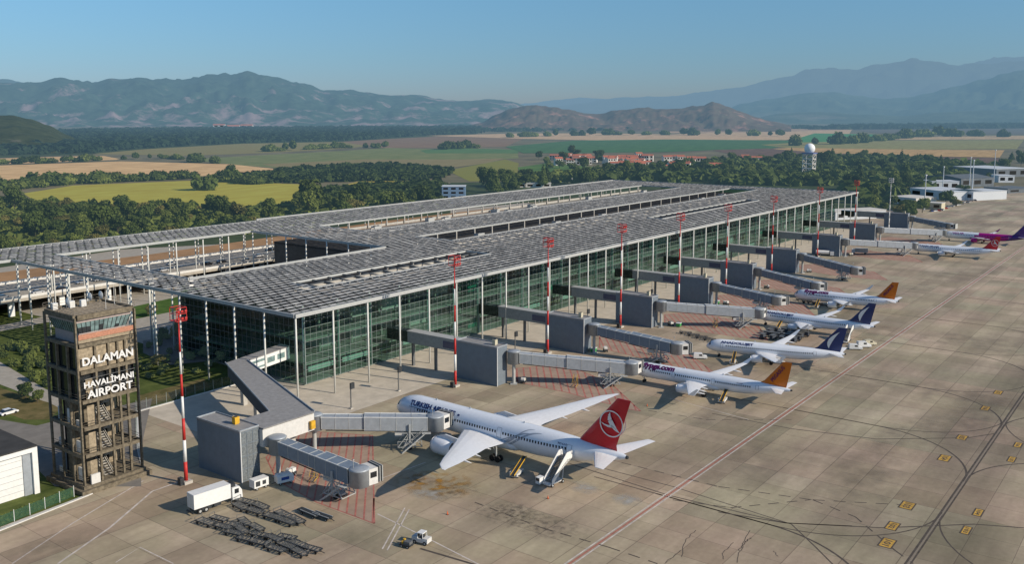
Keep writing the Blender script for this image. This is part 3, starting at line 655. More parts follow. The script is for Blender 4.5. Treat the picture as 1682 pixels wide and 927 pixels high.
# storey panels
mb=MB()
for i,(a,b) in enumerate(zip(cxs,cxs[1:])):
    x0,x1=a*Wx+.35,b*Wx-.3
    mb.box(x0,x1,0.5,0.62,24.0,28.3)
mb.build('wall_panel',M['beige'],TW)
mb=MB(); mb.box(cw,Wx-cw,0.25,0.4,29.3,30.0); mb.build('ledge_panel',M['beige'],TW)
br=MB(); br.box(cw,Wx-cw,0.10,0.25,30.0,31.0); br.build('brick_band',M['brick'],TW)
mb=MB(); mb.box(cw+.01,Wx-cw-.01,0.9,1.0,24,28.4); mb.box(0.62,0.72,cw,Wy-cw,18.2,28.4); mb.box(Wx-.72,Wx-.62,cw,Wy-cw,18.2,28.4); mb.box(cw+.01,Wx-cw-.01,Wy-1,Wy-.9,18.2,28.4); mb.box(cw+.02,Wx-cw-.02,1.2,1.3,18.2,23.2)
mb.build('dark_glazing',M['tglass'],TW)
# control room: inverted frustum of slanted windows
c=thing('control_room',None,None,(0,0,0)); c.parent=TW
mb=MB(); a0,a1=1.1,0.35
def fr(z,i): return [(i,i,z),(Wx-i,i,z),(Wx-i,Wy-i,z),(i,Wy-i,z)]
mb.loft([[Vector(v) for v in fr(31.0,1.4)],[Vector(v) for v in fr(33.2,0.75)]],cap=False); mb.build('slanted_window',M['cabglass'],c)
mb=MB(); mb.box(0.7,Wx-.7,0.66,Wy-.7,33.2,33.9); mb.box(1.5,Wx-1.5,1.5,Wy-1.5,28.9,31.0); mb.build('room_wall',mat('room_wall_pink',(0.40,0.33,0.31),0.8),c)
mb=MB()
for s in range(13):
    f=s/12
    for side in range(4):
        p0=fr(31.0,1.38); p1=fr(33.2,0.72); a=Vector(p0[side]).lerp(Vector(p0[(side+1)%4]),f); b=Vector(p1[side]).lerp(Vector(p1[(side+1)%4]),f); mb.bar(a,b,0.09)
mb.build('window_frame',M['dark'],c)
mb=MB()
for s in (0,1,2,5,9): 
    p0=fr(31.0,1.36); p1=fr(33.2,0.70); f0,f1=s/12+.008,(s+1)/12-.008
    a,b,c_,d=[Vector(q[0]).lerp(Vector(q[1]),f) for q,f in ((p0,f0),(p0,f1),(p1,f1),(p1,f0))]
    top=0.55 if s!=9 else .3
    mb.add([a,b,b.lerp(c_,top),a.lerp(d,top)],[(0,1,2,3)])
mb.build('window_shade',M['dark'],c)
# open storeys: stairs, shaft, doors, cabinets
mb=MB(); mb.box(1.0,4.4,4.4,7.6,1.5,28.4); mb.build('lift_shaft',M['concd'],TW)
for k,z0 in enumerate(lev[:4]):
    z1=lev[k+1]; mb=MB(); n=14
    for i in range(n//2): mb.box(5.2,6.8,2+i*.45,2.4+i*.45,z0+(z1-z0)*i/n,z0+(z1-z0)*i/n+.16); mb.box(7.2,8.8,5.2-i*.45,5.6-i*.45,z0+(z1-z0)*(i+n/2)/n,z0+(z1-z0)*(i+n/2)/n+.16)
    for x in (5.1,6.9): mb.bar((x,2,z0+1),(x,5.2,(z0+z1)/2+1),0.08); mb.bar((x,2,z0+.1),(x,5.2,(z0+z1)/2+.1),0.12,0.3)
    for x in (7.1,8.9): mb.bar((x,5.2,(z0+z1)/2+1),(x,2,z1+1),0.08); mb.bar((x,5.2,(z0+z1)/2+.1),(x,2,z1),0.12,0.3)
    mb.build('staircase',M['conc'] if k<3 else M['concd'],TW)
mb=MB(); random.seed(5)
for z in lev[:4]:
    mb=MB(); mb.box(1.9,3.6,1.0,1.1,z+.1,z+4.2); mb.build('partition',M['beige'],TW)
    mb=MB(); mb.box(9.3,11.5,7.5,7.6,z+.1,z+4.0); mb.build('partition',M['beige'],TW)
    mb=MB(); mb.box(1.0,11.0,8.2,8.3,z+.15,z+4.6); mb.build('dark_partition',M['dark'],TW)
mb=MB()
for z in lev[:4]:
    for y in (1.6,5.1,8.8): 
        if random.random()<0.85: mb.box(0.75,1.1,y,y+random.uniform(1.0,2.2),z+.3,z+random.uniform(1.3,3.2))
mb.box(1.2,3.0,-.4,.0,1.52,3.4)
mb.build('equipment_cabinet',M['whited'],TW)
mb=MB()
for z in lev[:4]:
    for zz in (0.6,1.1):
        mb.bar((cw,0.3,z+zz+.3),(Wx-cw,0.3,z+zz+.3),0.06); mb.bar((0.3,cw,z+zz+.3),(0.3,Wy-cw,z+zz+.3),0.06); mb.bar((Wx-.3,cw,z+zz+.3),(Wx-.3,Wy-cw,z+zz+.3),0.06)
mb.build('railing',M['concd'],TW)
for t,x,z,wd,hh in (('DALAMAN',0.95,24.95,10.4,1.6),('HAVALİMANI',1.0,20.55,10.2,1.3),('AIRPORT',1.5,18.4,9.4,1.6)):
    me=text_mesh(t,2,'sign_lettering',mat('sign_white',(0.66,0.66,0.65),0.5,var=0.05),bold=0.06,width=wd,height=hh*(1.22 if 'İ' in t else 1),extr=0.05)
    o=bpy.data.objects.new('sign_lettering',me); COL.objects.link(o); o.parent=TW; o.location=(x,-0.12,z); o.rotation_euler=(R(90),0,0)
mb=MB(); mb.tube((6,-.02,24.3),(6,-.02,24.65),0.02); mb.bar((1.2,0.0,20.3),(11.6,0.0,20.3),0.08); mb.bar((1.2,0.0,22.3),(11.6,0.0,22.3),0.08); mb.build('sign_rail',M['steel'],TW)
# rooftop gear (each lifts away)
for i,(x,y) in enumerate(((3,8.5),(8.6,10.5),(10.8,10.3))):
    g=thing('dish_antenna',['white dish antenna on the control tower roof, alone at its left side','white dish antenna at the back of the control tower roof, middle of three','white dish antenna at the far right corner of the control tower roof'][i],'antenna',(-60.9+x,-10.2+y,34.45))
    mb=MB(); mb.tube((0,0,0),(0,0,1.4),0.06); mb.build('mast',M['steel'],g)
    mb=MB(); mb.lathe([(0.0,0.0),(0.4,.05),(0.8,.28),(0.85,.3),(0.8,.34),(0.4,.12),(0,.07)],16,axis='y',o=(0,0,1.5)); mb.build('dish',M['white'],g,True)
for i,(x,y) in enumerate(((1.5,10.2),(4.6,9.6),(6.6,9.0))):
    g=thing('roof_cabinet',['white cabinet at the back left corner of the control tower roof','white cabinet behind the left side of the tower roof, between corner cabinet and dishes','white cabinet in the middle of the control tower roof'][i],'cabinet',(-60.9+x,-10.2+y,34.45))
    mb=MB(); mb.box(-.5,.5,-.4,.4,0.1,1.4); mb.build('housing',M['white'],g); mb=MB(); mb.box(-.42,.42,-.43,-.403,.2,1.3); mb.build('door',M['whited'],g)
def whip(x,y,h,lab):
    g=thing('whip_antenna',lab,'antenna',(-60.9+x,-10.2+y,34.45)); mb=MB(); mb.tube((0,0,0),(0,0,h),0.05,0.02,n=6); mb.build('rod',M['white'],g); mb=MB(); mb.box(-.25,.25,-.25,.25,0,.12); mb.build('foot',M['steel'],g)
whip(8,3,3.5,'thin whip antenna near the front of the control tower roof'); whip(11.5,6,4.5,'tallest thin whip antenna at the right edge of the control tower roof'); whip(5,11.4,3,'thin whip antenna at the rear edge of the control tower roof')
# ================================================================ GATES
BX=[-39.7,42.5,85.3,128.3,172.8,214.7,265.2,327.3,389.1,459.3]
bw,bl,bh=4.5,14.0,10.4
ORD=['nearest','second','third','fourth','fifth','sixth','seventh','eighth','ninth','tenth and farthest']
def gate_box(i,x):
    g=thing('gate_building','dark slate clad stair block of a gate, %s from the control tower'%ORD[i] if i else 'dark slate clad gate block with a grating front beside the white lorry','gate building',(x,-30,0))
    mb=MB(); mb.box(0,bw,0,bl,0.0,bh); o=mb.build('block',M['boxm'],g)
    mb=MB()
    for k in range(1,7): mb.box(-0.012,-0.003,k*2.0-.02,k*2.0+.02,.1,bh-.4)
    mb.box(-0.05,-0.003,0.02,bl,bh-.35,bh-.02)
    mb.build('wall_joint',M['boxf'],o)
    mb=MB(); mb.box(0.02,bw-.02,-0.08,-0.003,0.05,bh-.02); mb.build('front_panel',M['grat'] if i==0 else M['boxf'],g)
    if i==0:
        mb=MB()
        for z in (0.2,2.7,5.2,7.7,10.2): mb.box(0.1,bw-.1,-.2,-.083,z-.06,z+.06)
        for xx in (0.1,1.55,3.0,4.4): mb.box(xx-.05,xx+.05,-.16,-.084,.1,10.3)
        mb.build('grating_frame',M['boxf'],g)
    mb=MB(); mb.tube((0.0,-0.22,0),(0.0,-0.22,bh),0.11,n=8); mb.build('drain_pipe',M['white'],g)
    mb=MB(); mb.box(-.05,bw+.05,-.1,bl+.05,bh+.002,bh+.12); mb.build('roof',M['boxroof'],g)
    mb=MB()
    for a,b in (((-.05,0),(-.05,bl)),((bw+.05,0),(bw+.05,bl)),((-.05,-.1),(bw+.05,-.1)),((-.05,bl),(bw+.05,bl))): mb.bar((a[0],a[1],bh+.25),(b[0],b[1],bh+.25),0.14,0.3)
    mb.build('roof_rim',M['brid'],g)
    a=thing('rooftop_unit',('yellow cooling unit on the roof of the nearest gate block' if i==0 else 'small cream cooling unit on the roof of the %s gate block'%ORD[i]),'cooling unit',(x+2.6,-30+2.6 if i else -25.4,bh+.12))
    mb=MB(); mb.box(-.55,.55,-.5,.5,.15,1.5); mb.box(-.45,.45,-.4,.4,0,.15); mb.build('housing',M['yellow'] if i==0 else M['cream'],a)
    mb=MB(); mb.lathe([(0.36,1.5),(0.36,1.6),(0.3,1.6),(0,1.53)],12,o=(0,0,.003)); mb.build('fan',M['dark'],a)
    return g
for i,x in enumerate(BX): gate_box(i,x)
# ---- link corridors from the terminal to the blocks
for i,x in enumerate(BX[1:],1):
    g=thing('link_corridor','grey raised corridor from the glass facade to the %s gate block'%ORD[i],'corridor',(x,0,0))
    xo=0.6
    mb=MB(); mb.box(xo,xo+3.0,-15.9,3.0,7.0,10.3); o=mb.build('corridor_body',M['link'],g)
    mb=MB(); mb.box(xo-.15,xo+3.15,-15.9,3.2,10.303,10.5); mb.build('corridor_roof',M['fascia'],g)
    mb=MB(); mb.box(xo+.1,xo+2.9,3.01,11.3,7.0,10.3); mb.build('glazed_joint',M['tglass'],g)
    mb=MB(); mb.box(xo-.02,xo-.004,-15.6,-10.5,7.6,9.6); mb.build('dark_window',mat('link_window',(0.03,0.05,0.12),0.25,spec=0.7),g)
    for y in (-6.5,2.2):
        mb=MB(); mb.box(xo+1.1,xo+1.9,y-.3,y+.3,0,6.89); mb.build('support',M['steel'],g)
# ---- first gate: white corridor, sloping corridor and front corridor
g=thing('gate_walkway','cranked grey raised walkway from the terminal corner to the nearest gate block','walkway',(0,0,0))
def pz(pts,z): return [tuple(at(x,y,z)[:2]) for x,y in pts]
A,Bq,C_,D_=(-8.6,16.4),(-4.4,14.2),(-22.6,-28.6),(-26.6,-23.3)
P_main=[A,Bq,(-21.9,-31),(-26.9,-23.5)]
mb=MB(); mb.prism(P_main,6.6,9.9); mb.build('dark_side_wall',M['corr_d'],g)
mb=MB(); mb.prism([(-9.0,16.7),(-4.1,14.2),(-21.6,-31.2),(-27.3,-23.5)],9.903,10.1); mb.build('walkway_roof',M['boxroof'],g)
mb=MB(); mb.bar((-9.0,16.7,10.25),(-27.3,-23.5,10.25),.2,.3); mb.bar((-4.1,14.2,10.25),(-21.6,-31.2,10.25),.2,.3); mb.build('roof_rim',M['brid'],g)
mb=MB(); mb.prism([(-35.1,-31.2),(-21.95,-31.4),(-27,-23.6),(-35.1,-23.6)],6.3,9.88); mb.build('front_corridor',M['whited'],g)
mb=MB(); mb.prism([(-35.1,-31.5),(-21.9,-31.6),(-21.7,-30.9),(-27.2,-23.4),(-35.1,-23.4)],10.104,10.26); mb.build('walkway_roof',M['boxroof'],g)
mb=MB(); mb.prism([(-4.5,14.3),(12.2,17.6),(12.2,21),(-8.5,16.5)],6.5,9.86); mb.build('white_corridor',M['white'],g)
mb=MB(); d=Vector((16.7,3.3,0)).normalized(); nn=Vector((d.y,-d.x,0))
for s0,s1,za,zb in ((1.0,7,8.5,9.2),(8,11,7.4,8.9),(12,15,7.4,8.9),(1,7,7.0,7.5)):
    a=Vector((-4.5,14.3,0))+d*s0+nn*.03; b=Vector((-4.5,14.3,0))+d*s1+nn*.03
    mb.add([(a.x,a.y,za),(b.x,b.y,za),(b.x,b.y,zb),(a.x,a.y,zb)],[(0,1,2,3)])
mb.build('window_band',M['cabglass'],g)
mb=MB(); mb.prism([(-4.3,14.1),(12.3,17.4),(12.3,21.2),(-8.8,16.7)],9.863,10.06); mb.build('walkway_roof',M['boxroof'],g)
for p_ in ((-8,11),(-12.5,0),(-18,-14),(-24.5,-27)):
    mb=MB(); mb.box(p_[0]-.6,p_[0]+.6,p_[1]-.6,p_[1]+.6,0,6.59); mb.build('support',M['conc'],g)
mb=MB(); mb.box(-23.4,-22.3,-32.2,-31.6,6.9,8.6); mb.build('yellow_panel',M['yellow'],g)
# ---- boarding bridges
def bridge(label,p0,p1,z0t=9.0,z1t=6.3,hood=0.0,dock=True,split=0.45,dark=False):
    "rotunda at p0, cab at p1 (x,y); tunnel tops at z0t and z1t"
    p0=Vector((*p0,0)); p1=Vector((*p1,0)); L=(p1-p0).length; rz=math.atan2((p1-p0).y,(p1-p0).x)
    g=thing('boarding_bridge',label,'boarding bridge',tuple(p0),rz)
    h=2.9
    mt=M['brid2'] if dark else M['brid']
    mb=MB(); mb.lathe([(0,z0t-h-.3),(1.75,z0t-h-.3),(1.75,z0t+.1),(1.9,z0t+.15),(1.6,z0t+.4),(0,z0t+.5)],20); mb.build('rotunda',M['brid'],g,True)
    mb=MB(); mb.tube((0,0,0),(0,0,z0t-h-.3),0.45,n=12); mb.box(-.9,.9,-.9,.9,0,.25); mb.build('support_column',M['fascia'],g)
    def seg(x0,x1,w,dz,name,hh):
        f=lambda x:z0t+(z1t-z0t)*x/L
        mb=MB(); vs=[]
        for x in (x0,x1):
            for (y,zz) in ((-w/2,-hh),(w/2,-hh),(w/2,0),(-w/2,0)): vs.append((x,y,f(x)+dz+zz))
        mb.add(vs,[(3,2,1,0),(4,5,6,7),(0,1,5,4),(1,2,6,5),(2,3,7,6),(3,0,4,7)])
        o=mb.build(name,mt,g)
        mb=MB(); k=x0+.05
        while k<x1:
            for y in (-w/2-.05,w/2+.003):
                mb.box(k,k+.13,y,y+.047,f(k)+dz-hh+.05,f(k)+dz-.02)
            mb.box(k,k+.13,-w/2,w/2,f(k)+dz+.003,f(k)+dz+.08); k+=max(2.9,(x1-x0)/4-.04)
        s_=mb.build('panel_rib',M['fascia'],o)  # raised ribs across the tunnel sides and roof, joined in one mesh
        for y in (-w/2,w/2):
            mb=MB(); mb.bar((x0,y,f(x0)+dz+.05),(x1,y,f(x1)+dz+.05),.12,.14); mb.build('roof_edge',M['white'],o)
        return o
    xs=1.5; xe=L-1.6; xm=xs+(xe-xs)*split
    seg(xs,xm+1.0,2.5,-.12,'inner_tunnel',2.6); seg(xm,xe,3.0,.06,'outer_tunnel',2.95)
    # cab: round back and docking hood
    c=thing('cab',None,None,(L,0,0)); c.parent=g
    mb=MB(); mb.lathe([(0,z1t-h-.15),(1.95,z1t-h-.15),(1.95,z1t+.05),(2.05,z1t+.1),(1.7,z1t+.35),(0,z1t+.42)],20); mb.build('cab_drum',M['brid'],c,True)
    ch,sh=math.cos(hood),math.sin(hood); Mh=Matrix.Rotation(hood,4,'Z')
    mb=MB(); mb.box(1.0,3.0,-1.7,1.7,z1t-h-.05,z1t+.15,M=Mh); mb.build('cab_head',M['whited'],c)
    for k in range(4):
        mb=MB(); mb.box(3.03+k*.28,3.2+k*.28,-1.8,1.8,z1t-h+.15,z1t+.3,M=Mh); mb.build('bellows_frame',M['dark'] if k%2==0 else M['fascia'],c)
    mb=MB(); mb.box(1.3,2.7,-1.74,-1.703,z1t-1.6,z1t-.5,M=Mh); mb.box(1.3,2.7,1.703,1.74,z1t-1.6,z1t-.5,M=Mh); mb.build('cab_window',M['tglass'],c)
    # drive column with wheels
    xw=L-5.5; zt=z0t+(z1t-z0t)*xw/L-2.95
    mb=MB()
    for y in (-1.75,1.75): mb.bar((xw,y,0.9),(xw,y,zt+1.6),.36); 
    mb.bar((xw,-2.0,zt-.1),(xw,2.0,zt-.1),.4,.35); mb.bar((xw,-1.9,1.0),(xw,1.9,1.0),.5,.4); mb.bar((xw-1.2,-1.7,1.0),(xw,-1.7,zt),.16); mb.bar((xw+1.2,1.7,1.0),(xw,1.7,zt),.16)
    mb.box(xw-1.3,xw+1.3,-.6,.6,.75,1.15)
    for y in (-1.75,1.75):
        for a_,b_ in (((xw-2.6,.9),(xw,zt)),((xw+2.6,.9),(xw,zt)),((xw-2.6,.9),(xw+2.6,.9)),((xw-1.3,zt*.5+.4),(xw+1.3,zt*.5+.4)),((xw-3.2,zt-.2),(xw+3.4,zt-.45))): mb.bar((a_[0],y,a_[1]),(b_[0],y,b_[1]),.14)
    for x_ in (xw-2.6,xw+2.6): mb.bar((x_,-1.75,.9),(x_,1.75,.9),.16)
    mb.build('lift_column',M['fascia'],g)
    for y in (-.95,.95):
        mb=MB(); mb.tube((xw,y-.22,.55),(xw,y+.22,.55),.55,n=14); mb.build('wheel',M['black'],g)
    # service stair at the cab
    s0=Vector((L-2.2,-2.3,z1t-h)); s1=Vector((L-7.2,-2.9,.1)); mb=MB()
    for k in range(11): q=s0.lerp(s1,k/10); mb.box(q.x-.2,q.x+.2,q.y-.45,q.y+.45,q.z-.03,q.z+.03)
    for dy in (-.5,.5): mb.bar(s0+Vector((0,dy,0)),s1+Vector((0,dy,0)),.07,.25); mb.bar(s0+Vector((0,dy,1)),s1+Vector((0,dy,1)),.06)
    mb.box(L-2.9,L-1.0,-2.95,-1.8,z1t-h-.08,z1t-h); mb.build('service_stair',M['fascia'],g)
    mb=MB(); mb.box(xw-3.2,xw-1.2,-1.0,.6,zt-1.15,zt-.15); mb.build('cooling_unit',M['whited'],g)
    mb=MB(); mb.tube((xw-3.21,-.2,zt-.65),(xw-3.26,-.2,zt-.65),.36,n=14); mb.build('fan',M['dark'],g)
    mb=MB(); mb.bar((2.5,-1.2,z0t-h-.15),(L-9,-1.2,zt+.1),.18); mb.build('cable_tray',M['dark'],g)
    mb=MB(); mb.tube((L-.5,-1.0,z1t+.4),(L-.5,-1.0,z1t+1.9),.04,n=6); mb.box(L-.62,L-.38,-1.12,-.88,z1t+1.9,z1t+2.15); mb.build('beacon',M['fascia'],g)
    return g
bridge('boarding bridge docked at the front of the widebody jet with red fin',(-19.6,-28.6),(-1.6,-47.2),8.3,7.0,hood=R(46),split=.4)
bridge('parked boarding bridge with dark blue side ending above the hatched zone beside the lorry',(-33.2,-33.3),(-32.6,-56.0),8.2,6.8,hood=R(78),split=.55,dark=True)
jb=[(1,(47.2,-32.2),(64.6,-58.3),6.3,'docked at the near orange finned airliner',R(58)),(2,None,at(1112,565,6.2),6.3,'with its free end beside the near blue finned airliner',R(40)),(3,(131,-32.3),(151.2,-58.6),6.3,'docked at the far blue finned airliner',R(55)),(4,None,at(1276,488,6.2),6.3,'with free end, short of the far orange finned airliner',R(45)),
    (5,None,at(1340,465,6.2),6.3,'free, starting at the sixth gate block',R(50)),(6,None,at(1405,440,6.2),6.3,'free, starting at the seventh gate block with small tankers behind',R(45)),(7,(330,-32.3),(356,-58.8),6.3,'docked at the distant white airliner with small red fin',R(50)),(8,(392,-32.3),(421.5,-59),6.3,'docked at the magenta and white airliner',R(50)),(9,None,at(1560,368,6.2),6.3,'free, the farthest of all gates',0)]
for i,p0,p1,zt,lab,hd in jb:
    if p0 is None: p0=(BX[i]+bw/2+.3,-32.3)
    bridge('grey boarding bridge '+lab,tuple(p0)[:2],tuple(p1)[:2],8.9,zt,hood=hd,split=.45,dark=(i in (2,4,5,6,9)))
# ---- red and white lighting masts
def mast(x,y,lab,h=35.5,white=False):
    g=thing('lighting_mast',lab,'light mast',(x,y,0))
    n=8; 
    for k in range(n-1):
        z0,z1=h*k/n+ (0.6 if k==0 else 0),h*(k+1)/n; r0=.38-.27*k/n; r1=.38-.27*(k+1)/n
        mb=MB(); mb.tube((0,0,z0),(0,0,z1),r0,r1,n=10); mb.build('pole_section',(M['white'] if white or k%2 else M['red']),g,True)
    mb=MB(); mb.tube((0,0,h*7/n),(0,0,h),.12,.10,n=8); mb.build('pole_section',M['white'] if white else M['red'],g)
    mb=MB(); mb.box(-.9,.9,-.9,.9,0,.6); mb.build('footing',M['conc'],g)
    hd=thing('lamp_head',None,None,(0,0,0)); hd.parent=g
    mb=MB()
    for z in (h-2.6,h-1.2,h): 
        for a,b in (((-1.1,-1.1),(1.1,-1.1)),((1.1,-1.1),(1.1,1.1)),((1.1,1.1),(-1.1,1.1)),((-1.1,1.1),(-1.1,-1.1))): mb.bar((a[0],a[1],z),(b[0],b[1],z),.10)
    for a in ((-1.1,-1.1),(1.1,-1.1),(1.1,1.1),(-1.1,1.1)): mb.bar((a[0],a[1],h-2.6),(a[0],a[1],h),.08)
    mb.bar((-1.1,0,h-2.6),(1.1,0,h-2.6),.14); mb.bar((0,-1.1,h-1.2),(0,1.1,h-1.2),.14)
    mb.build('cage',M['white'] if white else M['red'],hd)
    mb=MB()
    for xx in (-.8,0,.8):
        for z in (h-2.1,h-.7): mb.box(xx-.24,xx+.24,-1.4,-1.18,z-.2,z+.25)
    mb.build('floodlight',M['lamp'] if white else mat('lamp_red',(0.42,0.04,0.035),0.4),hd)
    mb=MB(); mb.box(-1.6,-.8,-.5,.5,0,1.5); mb.build('control_cabinet',M['dark'],g)
MX=[-46.2,35.8,79.1,122.7,166.0,208.8,258.7,320.4,381.2]
for i,x in enumerate(MX): mast(x,-21.2,'red and white striped lighting mast, %s in the row from the control tower'%(ORD[i] if i<9 else ''))
mast(451.1,-21.2,'plain white lighting mast beyond the red and white ones',white=True,h=33)
# ---- stand sign posts
for i,(x,y,w2) in enumerate([(5.9,-12.8,'in front of the glass corner'),(23.7,-11.9,'level with the nose of the big jet'),(73.8,-12.8,'behind the second boarding bridge'),(115,-12.8,'between the third and fourth gate blocks'),(160,-12.8,'between the fourth and fifth gate blocks')]):
    g=thing('stand_sign','black square stand sign on a grey post, '+w2,'sign',(x,y,0))
    mb=MB(); mb.tube((0,0,0),(0,0,6.4),.16,n=8); mb.build('post',M['steel'],g); mb=MB(); mb.box(-.1,1.1,-.25,.25,5.0,6.5); mb.build('sign_box',M['dark'],g); mb=MB(); mb.box(-.4,.4,-.4,.4,0,.3); mb.build('footing',M['conc'],g)
# ================================================================ AIRCRAFT  (local +x = nose, +y = port, nose tip at x=0)
M['fus']=mat('aircraft_white',(0.80,0.83,0.87),0.28,var=0.04,coat=0.5,spec=0.5)
M['wing']=mat('aircraft_wing_grey',(0.80,0.80,0.80),0.35,var=0.06,coat=0.3)
M['fred']=mat('fin_red',(0.52,0.012,0.025),0.3,var=0.05,coat=0.4)
M['forange']=mat('fin_orange',(0.62,0.155,0.008),0.35,var=0.06,coat=0.3)
M['fnavy']=mat('fin_navy',(0.012,0.03,0.12),0.3,var=0.05,coat=0.4)
M['fmag']=mat('magenta',(0.36,0.01,0.20),0.3,var=0.05,coat=0.4)
M['findigo']=mat('indigo',(0.05,0.02,0.16),0.3,var=0.05,coat=0.4)
M['navytext']=mat('navy_lettering',(0.015,0.03,0.13),0.5)
M['purtext']=mat('purple_lettering',(0.10,0.01,0.09),0.5)
M['wint']=mat('cabin_window',(0.015,0.018,0.025),0.2)
M['grey']=mat('door_grey',(0.42,0.44,0.47),0.4)
M['metal']=mat('bare_metal',(0.5,0.5,0.52),0.3,0.8)
NOSE=[(0,.03,-.28),(.004,.16,-.26),(.012,.34,-.23),(.025,.55,-.17),(.04,.71,-.11),(.06,.84,-.06),(.085,.94,-.02),(.115,1,0),(.2,1,0),(.35,1,0),(.5,1,0),(.62,1,0),(.68,.985,.015),(.74,.93,.06),(.80,.83,.13),(.86,.68,.22),(.91,.52,.31),(.95,.37,.40),(.98,.24,.46),(1.0,.13,.50)]
def fus_at(t):
    for a,b in zip(NOSE,NOSE[1:]):
        if a[0]<=t<=b[0]:
            f=(t-a[0])/(b[0]-a[0]); return a[1]+(b[1]-a[1])*f,a[2]+(b[2]-a[2])*f
    return NOSE[-1][1:]
def airfoil(chord,th,n=7):
    up=[];lo=[]
    for i in range(n+1):
        x=0.5*(1-math.cos(math.pi*i/n)); y=5*th*(.2969*math.sqrt(x)-.126*x-.3516*x*x+.2843*x**3-.1036*x**4)
        up.append((-x*chord,y*chord)); lo.append((-x*chord,-y*chord*.75))
    return up+lo[-2:0:-1]
def lift(m,stations,mats,name,parent,vertical=False):
    "stations: (x_le, span_pos, z, chord, thickness)"
    mb=MB(); rings=[]
    for xl,s,z,c,th in stations:
        rings.append([Vector((xl+p[0],s+p[1],z)) if vertical else Vector((xl+p[0],s,z+p[1])) for p in airfoil(c,th)])
    if vertical: rings=[[Vector((v.x,v.y,v.z)) for v in r] for r in rings]
    mb.loft(rings); o=mb.build(name,mats,parent,False,fix=True)
    return o
def shade_auto(o,ang=40):
    me=o.data; me.polygons.foreach_set('use_smooth',[True]*len(me.polygons))
    try: me.set_sharp_from_angle(angle=R(ang))
    except Exception: pass
